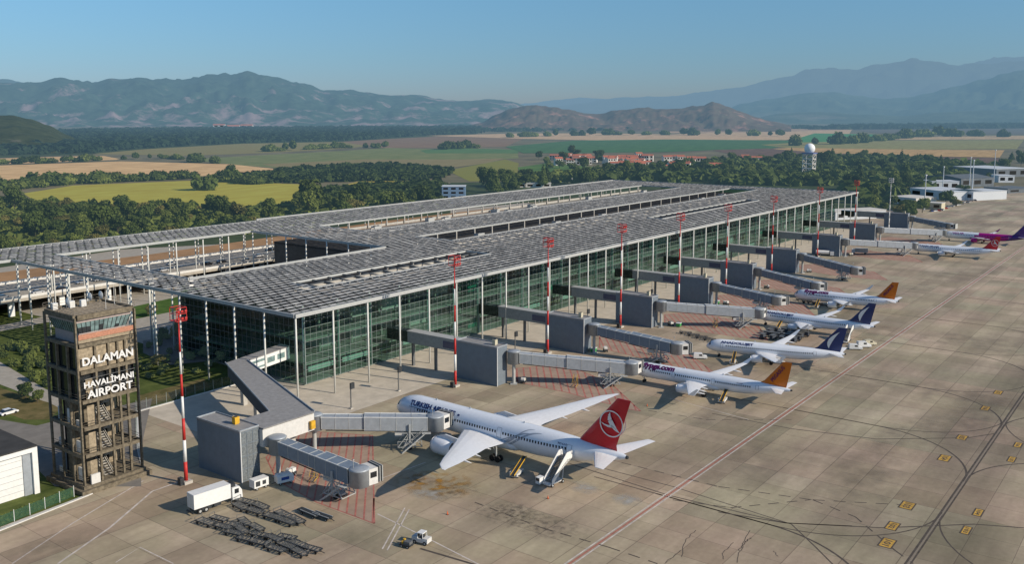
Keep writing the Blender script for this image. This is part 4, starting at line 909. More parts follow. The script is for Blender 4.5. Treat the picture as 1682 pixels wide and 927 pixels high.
def plane(label,nose,tail,L,rad,cz,span,cfg):
    nose=Vector((*nose,0)); tail=Vector((*tail,0)); d=(nose-tail).normalized(); rz=math.atan2(d.y,d.x)
    P=thing(cfg.get('name','airliner'),label,'airliner',tuple(nose),rz)
    fm=cfg.get('fus',M['fus'])
    S=lambda t:(-t*L)
    def pt(t,ang,off=0.0):
        f,zo=fus_at(t); r=rad*f+off; return Vector((S(t),r*math.cos(ang),cz+zo*rad+r*math.sin(ang)*1.03))
    # fuselage
    mb=MB(); n=28; rings=[]
    ts=[a[0] for a in NOSE]+[.15,.25,.3,.4,.45,.55,.58,.65,.71,.77,.83]
    ts=sorted(set(ts))
    for t in ts: rings.append([pt(t,2*math.pi*i/n) for i in range(n)])
    mb.loft(rings)
    mats=[fm]
    if cfg.get('split'):
        mats=[fm,cfg['split'][1],cfg['split'][2]]; 
        for k,f in enumerate(mb.f):
            tc=-sum(mb.v[i][0] for i in f)/len(f)/L; zz=sum(mb.v[i][2] for i in f)/len(f)-cz
            tt=tc-zz/rad*0.05
            mb.m[k]=0 if tt<cfg['split'][0] else (1 if tt<.80 else 2)
    o=mb.build('fuselage',mats,P,fix=True); shade_auto(o,60)
    # belly fairing
    mb=MB(); rings=[]
    for t,f in ((.36,.02),(.39,.6),(.43,.9),(.52,1),(.58,.85),(.62,.4),(.64,.02)):
        rings.append([Vector((S(t),rad*1.06*math.cos(2*math.pi*i/16)*(.3+.7*f),cz-rad*.58+rad*.62*f*math.sin(2*math.pi*i/16))) for i in range(16)])
    mb.loft(rings); o=mb.build('belly_fairing',fm if not cfg.get('split') else cfg['split'][1],P,fix=True); shade_auto(o,60)
    # wings
    wr,wx=cfg['wroot'],cfg['wx']; hs=span/2; zw=cz-rad*.45; tip=cfg.get('tip',1.4); dih=cfg.get('dih',.09); sw=cfg.get('sweep',.56)
    for sgn in (1,-1):
        st=[]
        for f in (0,.12,.32,.55,.78,.92,.97,1.0):
            s=rad*.3+(hs-rad*.3)*f; xl=-wx-(s-rad*.3)*sw
            c=wr*(1-f/.32*.40) if f<=.32 else wr*.60+(tip*1.4-wr*.60)*(f-.32)/.68
            if f>.9 and cfg.get('raked'): xl-=(f-.9)*hs*.55; c*=(1-(f-.9)*6.5)
            z=zw+s*dih+(f**2.2)*cfg.get('flex',.4)
            st.append((xl,sgn*s,z,max(c,.5),.13-.05*f))
        lift(None,st,[M['wing']],'wing',P) 
        if not cfg.get('raked'):
            xl,s,z,c,_=st[-1]; mb=MB(); wl=cfg.get('wl',1.9); 
            mb.loft([[Vector((xl,s,z+.05)),Vector((xl-c,s,z+.05)),Vector((xl-c,s+.06*sgn,z+.05)),Vector((xl,s+.06*sgn,z+.05))],[Vector((xl-c*.9-.9,s+.5*sgn,z+wl)),Vector((xl-c*.9-1.5,s+.5*sgn,z+wl)),Vector((xl-c*.9-1.5,s+.55*sgn,z+wl)),Vector((xl-c*.9-.9,s+.55*sgn,z+wl))]])
            mb.build('winglet',cfg.get('wlm',fm),P,fix=True)
        for f in (.3,.5,.68):
            s=hs*f; mb=MB(); cc=(wr*(1-f/.32*.40) if f<=.32 else wr*.60+(tip*1.4-wr*.60)*(f-.32)/.68); x0=-wx-(s-rad*.3)*sw-cc*.80; z=zw+s*dih+(f**2.2)*cfg.get('flex',.4)-.25; mb.loft([[Vector((x0+dx,sgn*s+math.cos(2*math.pi*i/8)*q*.22,z+math.sin(2*math.pi*i/8)*q*.26)) for i in range(8)] for dx,q in ((1.4,.1),(.6,1),(-1,1),(-2.6,.1))])
            mb.build('flap_fairing',M['wing'],P,True,fix=True)
        # engine
        es=cfg['es']; er=cfg['er']; el=cfg['el']; ex=-wx-(es-rad*.3)*sw+el*.62+cfg.get('eo',0); ez=zw+es*dih-er*1.15
        eg=thing('engine',None,None,(ex,sgn*es,ez)); eg.parent=P
        mb=MB(); mb.lathe([(er*.80,-.05*el),(er*.90,0),(er*1.0,-.12*el),(er*1.04,-.3*el),(er*1.0,-.6*el),(er*.86,-.85*el),(er*.80,-.86*el)][::1],22,axis='x'); o=mb.build('nacelle',cfg.get('engm',M['fus']),eg,True,fix=False)
        mb=MB(); mb.lathe([(er*.90,0.003),(er*.93,-.03*el),(er*.84,.012),(er*.80,-.06*el)],22,axis='x'); mb.build('intake_lip',M['metal'],eg,True)
        mb=MB(); mb.lathe([(er*.8,-.06*el),(er*.8,-.12*el),(er*.2,-.12*el),(0,-.02*el)],22,axis='x'); mb.build('fan',M['dark'],eg)
        mb=MB(); mb.lathe([(er*.8,-.84*el),(er*.55,-.86*el),(er*.5,-1.02*el),(er*.3,-1.04*el),(0.02,-1.2*el)],18,axis='x'); mb.build('exhaust_cone',M['steel'],eg,True)
        mb=MB(); mb.loft([[Vector((xx,-.14,zz0)),Vector((xx,.14,zz0)),Vector((xx,.14,zz1)),Vector((xx,-.14,zz1))] for xx,zz0,zz1 in ((-.12*el,er*.9,er*1.05),(-.5*el,er*.9,er*1.5),(-1.1*el,er*.6,er*1.35),(-1.3*el,er*1.0,er*1.2))]); mb.build('pylon',M['wing'],eg,fix=True)
    # tail
    ft=cfg['fin']; fz=cz+rad*.80
    fst=[(-L*ft['x']+ft['c0']*0.35,0,fz-.4,ft['c0']*1.30,.06),(-L*ft['x'],0,fz+.9,ft['c0'],.09),(-L*ft['x']-ft['h']*ft['sw'],0,fz+ft['h'],ft['c1'],.08)]
    if not ft.get('dorsal',True): fst=[(-L*ft['x']+.8,0,fz-.5,ft['c0']+1.0,.09)]+fst[1:]
    lift(None,fst,[ft['m']],'tail_fin',P,vertical=True)
    hst=cfg['ht']
    for sgn in (1,-1):
        z=cz+rad*.45; lift(None,[(-L*hst['x'],sgn*rad*.15,z,hst['c0'],.09),(-L*hst['x']-hst['s']*hst['sw'],sgn*hst['s'],z+hst['s']*.09,hst['c1'],.08)],[M['wing']],'tailplane',P)
    mb=MB(); f,zo=fus_at(1.0); mb.lathe([(rad*f*1.02,0),(rad*f*.75,-.5),(0.02,-.55)],14,axis='x',o=(-L+.05,0,cz+zo*rad)); mb.build('tail_cone',M['dark'],P)
    # gear
    def gear(x,y,r,n2,zt,bog=0):
        g=thing('landing_gear',None,None,(x,y,0)); g.parent=P
        mb=MB(); mb.tube((0,0,r),(0,0,zt),.13*r/.5,n=8); mb.bar((0,0,r*1.4),(.9,0,zt),.1); mb.tube((0,-.5*n2,r),(0,.5*n2,r),.09,n=8)
        if bog: mb.bar((-bog,0,r),(bog,0,r),.2)
        mb.build('strut',M['fascia'],g)
        for bx in ((-bog,bog) if bog else (0,)):
            for yy in (-.42*n2,.42*n2):
                mb=MB(); mb.tube((bx,yy-.17,r),(bx,yy+.17,r),r,n=14); mb.build('wheel',M['black'],g)
    gr=cfg.get('gr',.56); gear(-L*.10,0,gr*.8,.8,cz-rad*.8)
    gy=cfg.get('gy',3.2)
    for sgn in (1,-1): gear(-L*cfg.get('gx',.53),sgn*gy,gr,1.1,cz-rad*.55,cfg.get('bog',0))
    # cockpit windows
    mb=MB()
    t0=.025*cfg.get('ckt',1)
    for a0,a1 in ((22,40),(43,62),(66,87),(93,114),(118,137),(140,158)):
        q=[pt(t0*1.05,R(a0),.015),pt(t0*1.05,R(a1),.015),pt(t0*1.05+.013,R(a1),.015),pt(t0*1.05+.013,R(a0),.015)]
        mb.add(q,[(0,1,2,3)])
    mb.build('cockpit_window',M['wint'],P)
    # cabin windows, port side
    zwn=R(14); n=cfg['nw']; wm=None; wt0,wt1=cfg.get('wr',(.14,.80))
    gaps=cfg['doors']
    for k in range(n):
        t=wt0+(wt1-wt0)*k/(n-1)
        if any(abs(t-g_)<.012 for g_ in gaps): continue
        p=pt(t,zwn,.012); 
        if wm is None:
            b_=MB(); hw,hh=cfg['ww'],cfg['wh']; b_.add([(-hw,0.035,-hh),(hw,0.035,-hh),(hw,-.035,hh),(-hw,-.035,hh)],[(0,1,2,3)]); wm=b_.mesh('cabin_window',M['wint'])
        o=bpy.data.objects.new('cabin_window',wm); COL.objects.link(o); o.parent=P; o.location=p
    # doors with outline, port
    for g_ in gaps:
        hw=cfg.get('dw',.45)/L; mb=MB()
        for (ta,tb,a,b) in ((g_-hw,g_+hw,R(-8),R(-6)),(g_-hw,g_+hw,R(32),R(34)),(g_-hw,g_-hw+.12/L,R(-8),R(34)),(g_+hw-.12/L,g_+hw,R(-8),R(34))):
            m_=4; 
            for i in range(m_):
                aa=a+(b-a)*i/m_; bb=a+(b-a)*(i+1)/m_; mb.add([pt(ta,aa,.014),pt(tb,aa,.014),pt(tb,bb,.014),pt(ta,bb,.014)],[(0,1,2,3)])
        mb.build('door',M['grey'],P)
    # titles wrapped round the fuselage
    for tt in cfg['titles']:
        me=text_mesh(tt['s'],1,'title_lettering',tt['m'],bold=tt.get('b',.03),shear=tt.get('sh',0),width=tt['w'],height=tt['h'],spacing=tt.get('sp',1))
        bm=bmesh.new(); bm.from_mesh(me)
        bmesh.ops.triangulate(bm,faces=bm.faces)
        for _ in range(2):
            es_=[e for e in bm.edges if e.calc_length()>.45]
            if es_: bmesh.ops.subdivide_edges(bm,edges=es_,cuts=1); bmesh.ops.triangulate(bm,faces=bm.faces)
        for v in bm.verts:
            t=tt['t']+v.co.x/L; f,zo=fus_at(min(.99,max(0,t))); ang=R(tt['a'])+v.co.y/(rad); v.co=pt(t,ang,.03)
        bm.to_mesh(me); bm.free(); o=bpy.data.objects.new('title_lettering',me); COL.objects.link(o); o.parent=P
    # fin artwork
    def finpt(u,v,off):
        "u along height 0..1 above root, v chord fraction from leading edge"
        z=fz+.9+(ft['h']-.9)*u; a=fst[1]; b=fst[2]; xl=a[0]+(b[0]-a[0])*u; c=a[3]+(b[3]-a[3])*u
        return (xl,c,z)
    def finxz(x,z,sg): return Vector((x,sg*(.052*ft['c0']+.08),z))
    if ft.get('art')=='disc':
        zc=fz+ft['h']*.50; u=(zc-fz-.9)/(ft['h']-.9); xl,c,_=finpt(u,0,0); xc=xl-c*.60; Rr=ft['h']*.255
        mb=MB()
        for sg in (1,-1):
            n=32; ring=[]
            for i in range(n):
                a0,a1=2*math.pi*i/n,2*math.pi*(i+1)/n
                q=[finxz(xc+math.cos(a)*r_,zc+math.sin(a)*r_,sg) for a,r_ in ((a0,Rr),(a1,Rr),(a1,Rr*.91),(a0,Rr*.91))]; mb.add(q,[(0,1,2,3)])
            # stylised bird: neck curve and sweeping wing
            def crv(pts,ws):
                for (p,q),(w0,w1) in zip(zip(pts,pts[1:]),zip(ws,ws[1:])):
                    d_=Vector((q[0]-p[0],q[1]-p[1])).normalized(); n_=Vector((-d_.y,d_.x))
                    mb.add([finxz(xc+Rr*(p[0]+n_.x*w0),zc+Rr*(p[1]+n_.y*w0),sg),finxz(xc+Rr*(p[0]-n_.x*w0),zc+Rr*(p[1]-n_.y*w0),sg),finxz(xc+Rr*(q[0]-n_.x*w1),zc+Rr*(q[1]-n_.y*w1),sg),finxz(xc+Rr*(q[0]+n_.x*w1),zc+Rr*(q[1]+n_.y*w1),sg)],[(0,1,2,3)])
            crv([(.12,.82),(.18,.55),(.12,.25),(-.08,-.05),(-.38,-.35),(-.72,-.55)],[.02,.12,.19,.20,.12,.01])
            crv([(.88,-.02),(.6,-.16),(.25,-.22),(-.1,-.18),(-.4,-.32)],[.01,.05,.08,.09,.02])
        mb.build('fin_emblem',M['white'],P,fix=False)
    if ft.get('art')=='crescent':
        zc=fz+ft['h']*.47; u=(zc-fz-.9)/(ft['h']-.9); xl,c,_=finpt(u,0,0); xc=xl-c*.55; H_=ft['h']*.36
        mb=MB()
        for sg in (1,-1):
            n=14
            for i in range(n):
                def e(k): 
                    a=-1+2*k/n; return a, (1-a*a)
                a0,w0=e(i); a1,w1=e(i+1)
                def X(a,q): return xc+ -a*H_*.55 + q + H_*.15
                q=[finxz(X(a0,w0*H_*.62),zc+a0*H_,sg),finxz(X(a0,w0*H_*.12),zc+a0*H_,sg),finxz(X(a1,w1*H_*.12),zc+a1*H_,sg),finxz(X(a1,w1*H_*.62),zc+a1*H_,sg)]
                mb.add(q,[(0,1,2,3)])
        mb.build('fin_emblem',M['white'],P)
    if ft.get('text'):
        me=text_mesh(ft['text'],1,'fin_lettering',ft['tm'],bold=.02,width=ft['h']*.78,height=ft['h']*.15); o=bpy.data.objects.new('fin_lettering',me); COL.objects.link(o); o.parent=P
        an=math.atan2(1,-ft['sw']*1.0)
        x0=fst[1][0]-1.6; 
        for v in me.vertices:
            u,w_=v.co.x,v.co.y; dx,dz=-ft['sw'],1; l=math.hypot(dx,dz); dx/=l; dz/=l
            v.co=Vector((x0+dx*u - dz*(.9-w_)*1.0, .052*ft['c0']+.08, fz+1.4+dz*u+dx*(.9-w_)*1.0))
    # APU etc.
    if cfg.get('swoosh'):
        mb=MB()
        for k,(t0_,t1_,a0_,am,w_) in enumerate(((.50,.66,-38,40,.55),(.52,.70,-44,52,.6),(.55,.665,-20,62,.4),(.49,.62,-30,18,.3))):
            n=20; pr_=None
            for i in range(n+1):
                f=i/n; t=t0_+(t1_-t0_)*f; ang=R(a0_+(am-a0_)*math.sin(f*math.pi/2)**2); wd=R(9)*w_*math.sin(math.pi*min(1,f*.95+.03)); q=(pt(t,ang-wd,.018+k*.004),pt(t,ang+wd,.018+k*.004))
                if pr_: mb.add([pr_[0],q[0],q[1],pr_[1]],[(0,1,2,3)])
                pr_=q
        mb.build('body_swirl',mat('swirl_grey',(0.34,0.38,0.44),0.35,var=.03),P)
    mb=MB()
    for t in (.2,.36,.6): 
        p=pt(t,R(90)); mb.loft([[p+Vector((.3,-.03,-.1)),p+Vector((-.4,-.03,-.1)),p+Vector((-.4,.03,-.1)),p+Vector((.3,.03,-.1))],[p+Vector((-.1,-.02,.4)),p+Vector((-.35,-.02,.4)),p+Vector((-.35,.02,.4)),p+Vector((-.1,.02,.4))]])
    mb.build('antenna_blade',M['wing'],P)
    return P
W=dict(wroot=13.4,wx=22.0,tip=1.7,dih=.10,sweep=.64,eo=2.4,raked=True,flex=1.4,es=9.9,er=1.85,el=6.2,gx=.545,gy=4.9,gr=.68,bog=.75,nw=60,ww=.19,wh=.28,dw=.62,doors=(.125,.30,.53,.81),wr=(.15,.82),
  fin=dict(x=.832,c0=8.4,c1=3.0,h=10.6,sw=.80,m=M['fred'],art='disc',dorsal=False),ht=dict(x=.885,c0=5.6,c1=1.9,s=9.6,sw=.66),
  titles=[dict(s='TURKISH AIRLINES',t=.105,a=27,w=13.8,h=1.3,m=M['navytext'],b=.04),dict(s='A STAR ALLIANCE MEMBER',t=.105,a=19,w=6.0,h=.22,m=M['navytext']),dict(s='•',t=.335,a=33,w=.7,h=.5,m=M['navytext']),dict(s='TC-LLS',t=.765,a=27,w=2.2,h=.42,m=M['navytext'])],swoosh=True,name='widebody_airliner')
plane('white widebody airliner with red tail fin and white circle emblem, nearest jet',(5.9,-28.7),(3.9,-92.1),63.2,2.95,4.75,59.5,W)
def NB(**k):
    d=dict(wroot=7.2,wx=14.0,tip=1.1,dih=.09,sweep=.50,flex=.3,es=5.75,er=1.15,el=3.9,gx=.50,gy=3.4,gr=.5,nw=42,ww=.14,wh=.22,dw=.42,doors=(.125,.80),wr=(.16,.78),
      fin=dict(x=.835,c0=5.8,c1=2.2,h=6.3,sw=.72,m=M['forange']),ht=dict(x=.885,c0=3.7,c1=1.5,s=6.1,sw=.55)); d.update(k); return d
fl=lambda w_=9.4,t=.10:[dict(s='flypgs.com',t=t,a=18,w=w_,h=2.3,m=M['purtext'],b=.06,sh=.12)]
aj=lambda t=.115:[dict(s='ANADOLUJET',t=t,a=26,w=9.6,h=1.1,m=M['navytext'],b=.05)]
plane('near white airliner with orange tail fin and large purple web address',(69.9,-55.1),(71.6,-99.3),44.4,1.98,3.55,35.8,NB(wx=16.5,nw=50,doors=(.115,.31,.56,.82),gx=.52,fin=dict(x=.85,c0=5.8,c1=2.2,h=6.4,sw=.72,m=M['forange'],text='PEGASUS',tm=M['purtext']),titles=fl()+[dict(s='TC-RDP',t=.70,a=26,w=1.7,h=.3,m=M['navytext'])]))
navyfin=dict(x=.815,c0=6.4,c1=2.3,h=7.0,sw=.78,m=M['fnavy'],art='crescent')
plane('near white airliner with navy tail fin and white crescent, free of any bridge',(106.3,-60.6),(115.6,-98.8),39.4,1.9,3.45,35.0,NB(er=1.05,gx=.50,fin=navyfin,titles=aj()))
plane('far white airliner with navy tail fin, docked at a bridge with stairs at its rear',(156.3,-55.4),(156.2,-96.6),40.2,1.9,3.45,35.0,NB(er=1.05,gx=.50,fin=navyfin,titles=aj()))
plane('far white airliner with orange tail fin, parked clear of its bridge',(200.3,-53.3),(203.0,-90.8),37.6,1.98,3.55,35.0,NB(wlm=M['white'],fin=dict(x=.82,c0=5.8,c1=2.2,h=6.3,sw=.72,m=M['forange'],text='PEGASUS',tm=M['purtext']),titles=fl(9.0,.11)))
plane('distant white airliner with small red tail fin',(361.8,-55.8),(365.5,-97.5),41.8,1.9,3.45,35.0,NB(er=1.05,gx=.5,nw=30,fin=dict(x=.83,c0=6.0,c1=2.2,h=6.6,sw=.75,m=M['fred'],art='disc'),titles=[dict(s='TURKISH AIRLINES',t=.11,a=24,w=9.4,h=.9,m=M['navytext'])]))
plane('most distant airliner, white front and magenta rear with indigo tail',(427.6,-56.6),(428.8,-100.5),44,1.98,3.55,35.8,NB(wx=16.5,nw=34,engm=M['fmag'],wlm=M['fmag'],split=(.40,M['fmag'],M['findigo']),fin=dict(x=.85,c0=5.8,c1=2.2,h=6.4,sw=.72,m=M['findigo']),titles=[dict(s='WIZZ AIR',t=.14,a=24,w=6,h=1.0,m=M['fmag'])]))
# ================================================================ VEHICLES AND APRON GEAR
def wheels(mb_parent,xs,ys,r,w=.28):
    for x in xs:
        for y in ys:
            mb=MB(); mb.tube((x,y-w/2,r),(x,y+w/2,r),r,n=14); o=mb.build('wheel',M['black'],mb_parent); mb=MB(); mb.tube((x,y-w/2-.01,r),(x,y+w/2+.01,r),r*.5,n=10); mb.build('rim',M['fascia'],o)
# lorry
p0=at(322,842); p1=at(390,824)
g=thing('lorry','white box lorry with pale side panels standing in front of the nearest gate block','lorry',(-54.2,-34.6,0),R(-6))
mb=MB(); mb.box(0,7.4,-1.25,1.25,1.15,3.9); mb.build('cargo_box',M['white'],g)
mb=MB(); mb.box(-.03,-.003,-1.15,-.02,1.25,3.8); mb.box(-.03,-.003,.02,1.15,1.25,3.8); mb.build('rear_door',M['whited'],g)
mb=MB(); mb.box(0,9.4,-.45,.45,.7,1.14); mb.box(1.5,3.5,-1.15,-.6,.45,1.0); mb.box(4,5.4,-1.2,-.7,.5,1.1); mb.box(-.3,-.05,-1.2,1.2,.4,.6); mb.build('chassis',M['dark'],g)
mb=MB(); rings=[[Vector((x,y,z)) for (y,z) in ((-1.2,.6),(1.2,.6),(1.2,zt),(-1.2,zt))] for x,zt in ((7.75,2.95),(9.2,2.95),(9.75,2.1),(9.85,.9))]; mb.loft(rings); c=mb.build('cab',M['white'],g,fix=True)
mb=MB(); mb.box(8.2,9.1,-1.215,-1.203,1.7,2.6); mb.box(8.2,9.1,1.203,1.215,1.7,2.6); mb.add([(9.26,-1.05,2.9),(9.78,-1.05,2.1),(9.78,1.05,2.1),(9.26,1.05,2.9)],[(0,1,2,3)]); mb.build('cab_window',M['tglass'],c)
mb=MB(); mb.box(7.6,8.6,-.9,.9,3.0,3.6); mb.build('cooling_unit',M['dark'],g)
wheels(g,(1.2,2.4,8.6),(-1.05,1.05),.5)
# vans / service vehicles
def van(lab,loc,rz,L=4.4,h=1.9,col=None,win=True,name='service_van'):
    g=thing(name,lab,'van',(*loc,0),rz); w_=.95
    mb=MB(); rings=[[Vector((x,y,z)) for (y,z) in ((-w_,.35),(w_,.35),(w_*.9,zt),(-w_*.9,zt))] for x,zt in ((0,h*.95),(.2,h),(L*.62,h),(L*.78,h*.62),(L*.98,h*.52),(L,.5))]; mb.loft(rings); b=mb.build('body',col or M['white'],g,fix=True)
    mb=MB()
    mb.add([(L*.635,-w_*.84,h*.97),(L*.775,-w_*.86,h*.64),(L*.775,w_*.86,h*.64),(L*.635,w_*.84,h*.97)],[(0,1,2,3)])
    for s in (-1,1): mb.box(L*.40,L*.62,s*w_*.955-.01,s*w_*.955+.01,h*.6,h*.88)
    mb.build('window',M['tglass'],b); wheels(g,(L*.2,L*.8),(-w_*.85,w_*.85),.32,.2)
    return g
g=thing('ground_power_unit','white boxy ground power cart, left one of the two behind the lorry cab','power unit',(-40.7,-34.6,0),R(-5))
mb=MB(); mb.box(0,3.2,-.9,.9,.5,2.1); mb.build('housing',M['white'],g); mb=MB(); mb.box(.3,1.3,-.93,-.903,.8,1.8); mb.box(1.8,2.6,-.93,-.903,.9,1.7); mb.build('grille',M['dark'],g); mb=MB(); mb.bar((3.2,0,.6),(4.3,0,.4),.1); mb.build('tow_bar',M['dark'],g); wheels(g,(.6,2.6),(-.75,.75),.3,.2)
g=thing('ground_power_unit','white power cart with blue side panel, right one of two behind the lorry','power unit',(-36.2,-36.2,0),R(-18))
mb=MB(); mb.loft([[Vector((x,y,z)) for (y,z) in ((-.9,.5),(.9,.5),(.9,zt-.2),(.6,zt),(-.6,zt),(-.9,zt-.2))] for x,zt in ((0,1.9),(.3,2.1),(2.9,2.1),(3.4,1.7))]); mb.build('housing',M['white'],g,fix=True); mb=MB(); mb.box(.8,2.4,-.93,-.903,1.0,1.6); mb.build('panel',M['blue'],g); mb=MB(); mb.bar((0,0,.6),(-1.1,0,.4),.1); mb.build('tow_bar',M['dark'],g); wheels(g,(.6,2.8),(-.75,.75),.3,.2)
# baggage dollies
D=thing('baggage_dolly','empty dark steel dolly in the long double row in front of the lorry','dolly',(-54,-39.5,0),0,'dollies in the long row')
mb=MB(); mb.box(-1.9,1.9,-.8,.8,.52,.62)
D0=MB(); 
for y in (-.8,.8): D0.bar((-1.9,y,.62),(1.9,y,.62),.12,.2)
for x in (-1.9,-.95,0,.95,1.9): D0.bar((x,-.8,.60),(x,.8,.60),.16,.14)
D0.build('deck_frame',M['dark'],D)
mb=MB()
for i in range(9): mb.bar((-1.6+i*.4,-.72,.68),(-1.6+i*.4,.72,.68),.10,.06)
mb.build('rollers',M['steel'],D)
mb=MB(); mb.bar((1.9,0,.5),(3.0,0,.35),.09); mb.build('tow_bar',M['dark'],D)
mb=MB()
for y in (-.78,.78): mb.bar((-1.9,y,.6),(-1.9,y,1.25),.07)
mb.bar((-1.9,-.78,1.25),(-1.9,.78,1.25),.07); mb.build('end_rail',M['steel'],D)
wm=MB(); wm.tube((0,-.1,.24),(0,.1,.24),.24,n=10); wme=wm.mesh('wheel',M['black'])
for x in (-1.4,1.4):
    for y in (-.7,.7): o=bpy.data.objects.new('wheel',wme); COL.objects.link(o); o.parent=D; o.location=(x,y,0)
random.seed(21); first=True
for i in range(7):
    for s in (0,1,2):
        x=-55.0+s*1.95+.35*math.sin(i*1.7+s)+random.uniform(-.25,.25)+.12*i; y=-40.6-3.55*i-(.9*s)+random.uniform(-.5,.5); rz=R(random.uniform(-16,16)-90+(180 if random.random()<.3 else 0))
        if (i,s) in ((0,2),(6,0),(3,2)): continue
        if first: D.location=(x,y,0); D.rotation_euler=(0,0,rz); first=False
        else: dup(D,(x,y,0),rz,scale=(.92,.85,1))
for i,(x,y,a) in enumerate(((-45.4,-38.9,-80),(-47.3,-39.8,-98),(-45.0,-42.6,-92),(-47.0,-43.6,-85),(-46.6,-48.2,-84),(-44.8,-48.9,-95),(-46.3,-51.8,-88),(-44.9,-52.6,-97))):
    dup(D,(x,y,0),R(a),'dark steel dolly in the short group between the lorry and the hatched zone','dollies in the short group')
for i,(x,y) in enumerate(((-41.6,-52.4),(-41.0,-55.0))):
    g=thing('baggage_cart',('low dark cart on its own beside the hatched zone, nearer the dollies','low dark cart on its own beside the hatched zone, nearer the tug')[i],'cart',(x,y,0),R(-92+i*4))
    mb=MB(); mb.box(-3.0 if i==0 else -2.2,2.2,-.6,.6,.5,.7); mb.build('deck',M['dark'],g); mb=MB(); mb.bar((-2.1,-.5,.75),(2.1,-.5,.75),.1,.12); mb.bar((-2.1,.5,.75),(2.1,.5,.75),.1,.12); mb.build('rail',M['fascia'],g); mb=MB(); mb.bar((2.2,0,.5),(3.1,0,.3),.1); mb.build('tow_bar',M['dark'],g); wheels(g,(-1.6,1.6),(-.6,.6),.26,.18)
# tug and its cart
g=thing('baggage_tug','small white tractor with roof on the open apron, front left','tug',tuple(at(693,893)),R(100))
mb=MB(); mb.box(-1.5,1.6,-.75,.75,.4,1.0); mb.box(.5,1.6,-.7,.7,1.0,1.25); mb.box(-1.5,-.5,-.7,.7,1.0,1.2); mb.build('body',M['whited'],g)
mb=MB(); mb.box(-.6,.55,-.7,.7,1.95,2.08)
for x in (-.55,.5):
    for y in (-.65,.65): mb.bar((x,y,1.0),(x,y,1.95),.08)
mb.build('canopy',M['white'],g); mb=MB(); mb.box(-.4,.1,-.4,.4,1.0,1.5); mb.build('seat',M['dark'],g); mb=MB(); mb.bar((.1,-.6,1.6),(.1,.6,1.6),.02); mb.box(.47,.5,-.6,.6,1.25,1.9); mb.build('windscreen',M['tglass'],g); wheels(g,(-1.0,1.0),(-.65,.65),.36,.25)
g=thing('equipment_trailer','small grey and yellow trailer standing just left of the white tractor','trailer',tuple(at(668,899)),R(100))
mb=MB(); mb.box(-1.1,1.1,-.7,.7,.4,.6); mb.build('deck',M['dark'],g); mb=MB(); mb.box(-.9,.3,-.5,.5,.6,1.1); mb.build('engine_cover',M['steel'],g); mb=MB(); mb.tube((.6,-.3,.6),(.6,-.3,1.2),.25,n=10); mb.tube((.6,.3,.6),(.6,.3,1.0),.2,n=10); mb.build('tank',M['yellow'],g); mb=MB(); mb.bar((1.1,0,.5),(2.1,0,.4),.08); mb.build('tow_bar',M['dark'],g); wheels(g,(-.6,.6),(-.65,.65),.28,.2)
# passenger stairs
def stairs(lab,foot,top,zt,w=1.5,vehicle=True):
    foot=Vector((*foot,0)); top=Vector((*top,0)); d=top-foot; L=d.length; rz=math.atan2(d.y,d.x)
    g=thing('passenger_stairs',lab,'stairs',tuple(foot),rz)
    n=20; mb=MB()
    for k in range(n): mb.box(1.0+(L-2.6)*k/n,1.0+(L-2.6)*(k+1)/n+.05,-w/2,w/2,.5+(zt-.5)*(k+1)/n-.08,.5+(zt-.5)*(k+1)/n)
    mb.box(L-1.6,L,-w/2,w/2,zt-.1,zt); mb.build('steps',M['steel'],g)
    for s in (-1,1):
        y=s*(w/2+.08); mb=MB(); vs=[]
        for yy in (y-.05,y+.05): vs+=[(.9,yy,.35),(L-1.6,yy,zt-.25),(L,yy,zt-.25),(L,yy,zt+1.2),(L-1.7,yy,zt+1.2),(.9,yy,1.5)]
        mb.add(vs,[(0,1,2,5),(2,3,4,5)[0:4],(6,11,8,7),(8,11,10,9),(0,6,7,1),(1,7,8,2),(2,8,9,3),(3,9,10,4),(4,10,11,5),(5,11,6,0)]); mb.build('side_panel',M['white'],g,fix=True)
    mb=MB(); mb.box(0.3,L-2.6,-w/2+.1,w/2-.1,.45,.75); mb.bar((L-2.4,-.5,.6),(L-1.8,-.5,zt-.2),.14); mb.bar((L-2.4,.5,.6),(L-1.8,.5,zt-.2),.14); mb.bar((2,-.5,.6),(L-3.2,-.5,zt*.62),.12); mb.bar((2,.5,.6),(L-3.2,.5,zt*.62),.12); mb.build('frame',M['whited'],g)
    if vehicle:
        mb=MB(); mb.box(-.2,1.2,w/2+.25,w/2+1.3,.4,1.7); mb.box(1.2,3.4,w/2+.25,w/2+1.3,.4,.9); c=mb.build('driver_cab',M['white'],g); mb=MB(); mb.box(-.22,-.203,w/2+.35,w/2+1.2,1.0,1.6); mb.build('window',M['tglass'],c)
    wheels(g,(1.2,L-2.8),(-w/2,w/2),.35,.25); return g
stairs('white passenger stairs reaching the rear door of the widebody jet',(-5.6,-79.3),(1.55,-79.9),4.7,1.9)
stairs('pale grey passenger stairs at the rear of the far navy finned airliner',tuple(at(1386,566))[:2],(153.6,tuple(at(1386,566))[1]+.8),3.4,1.7)
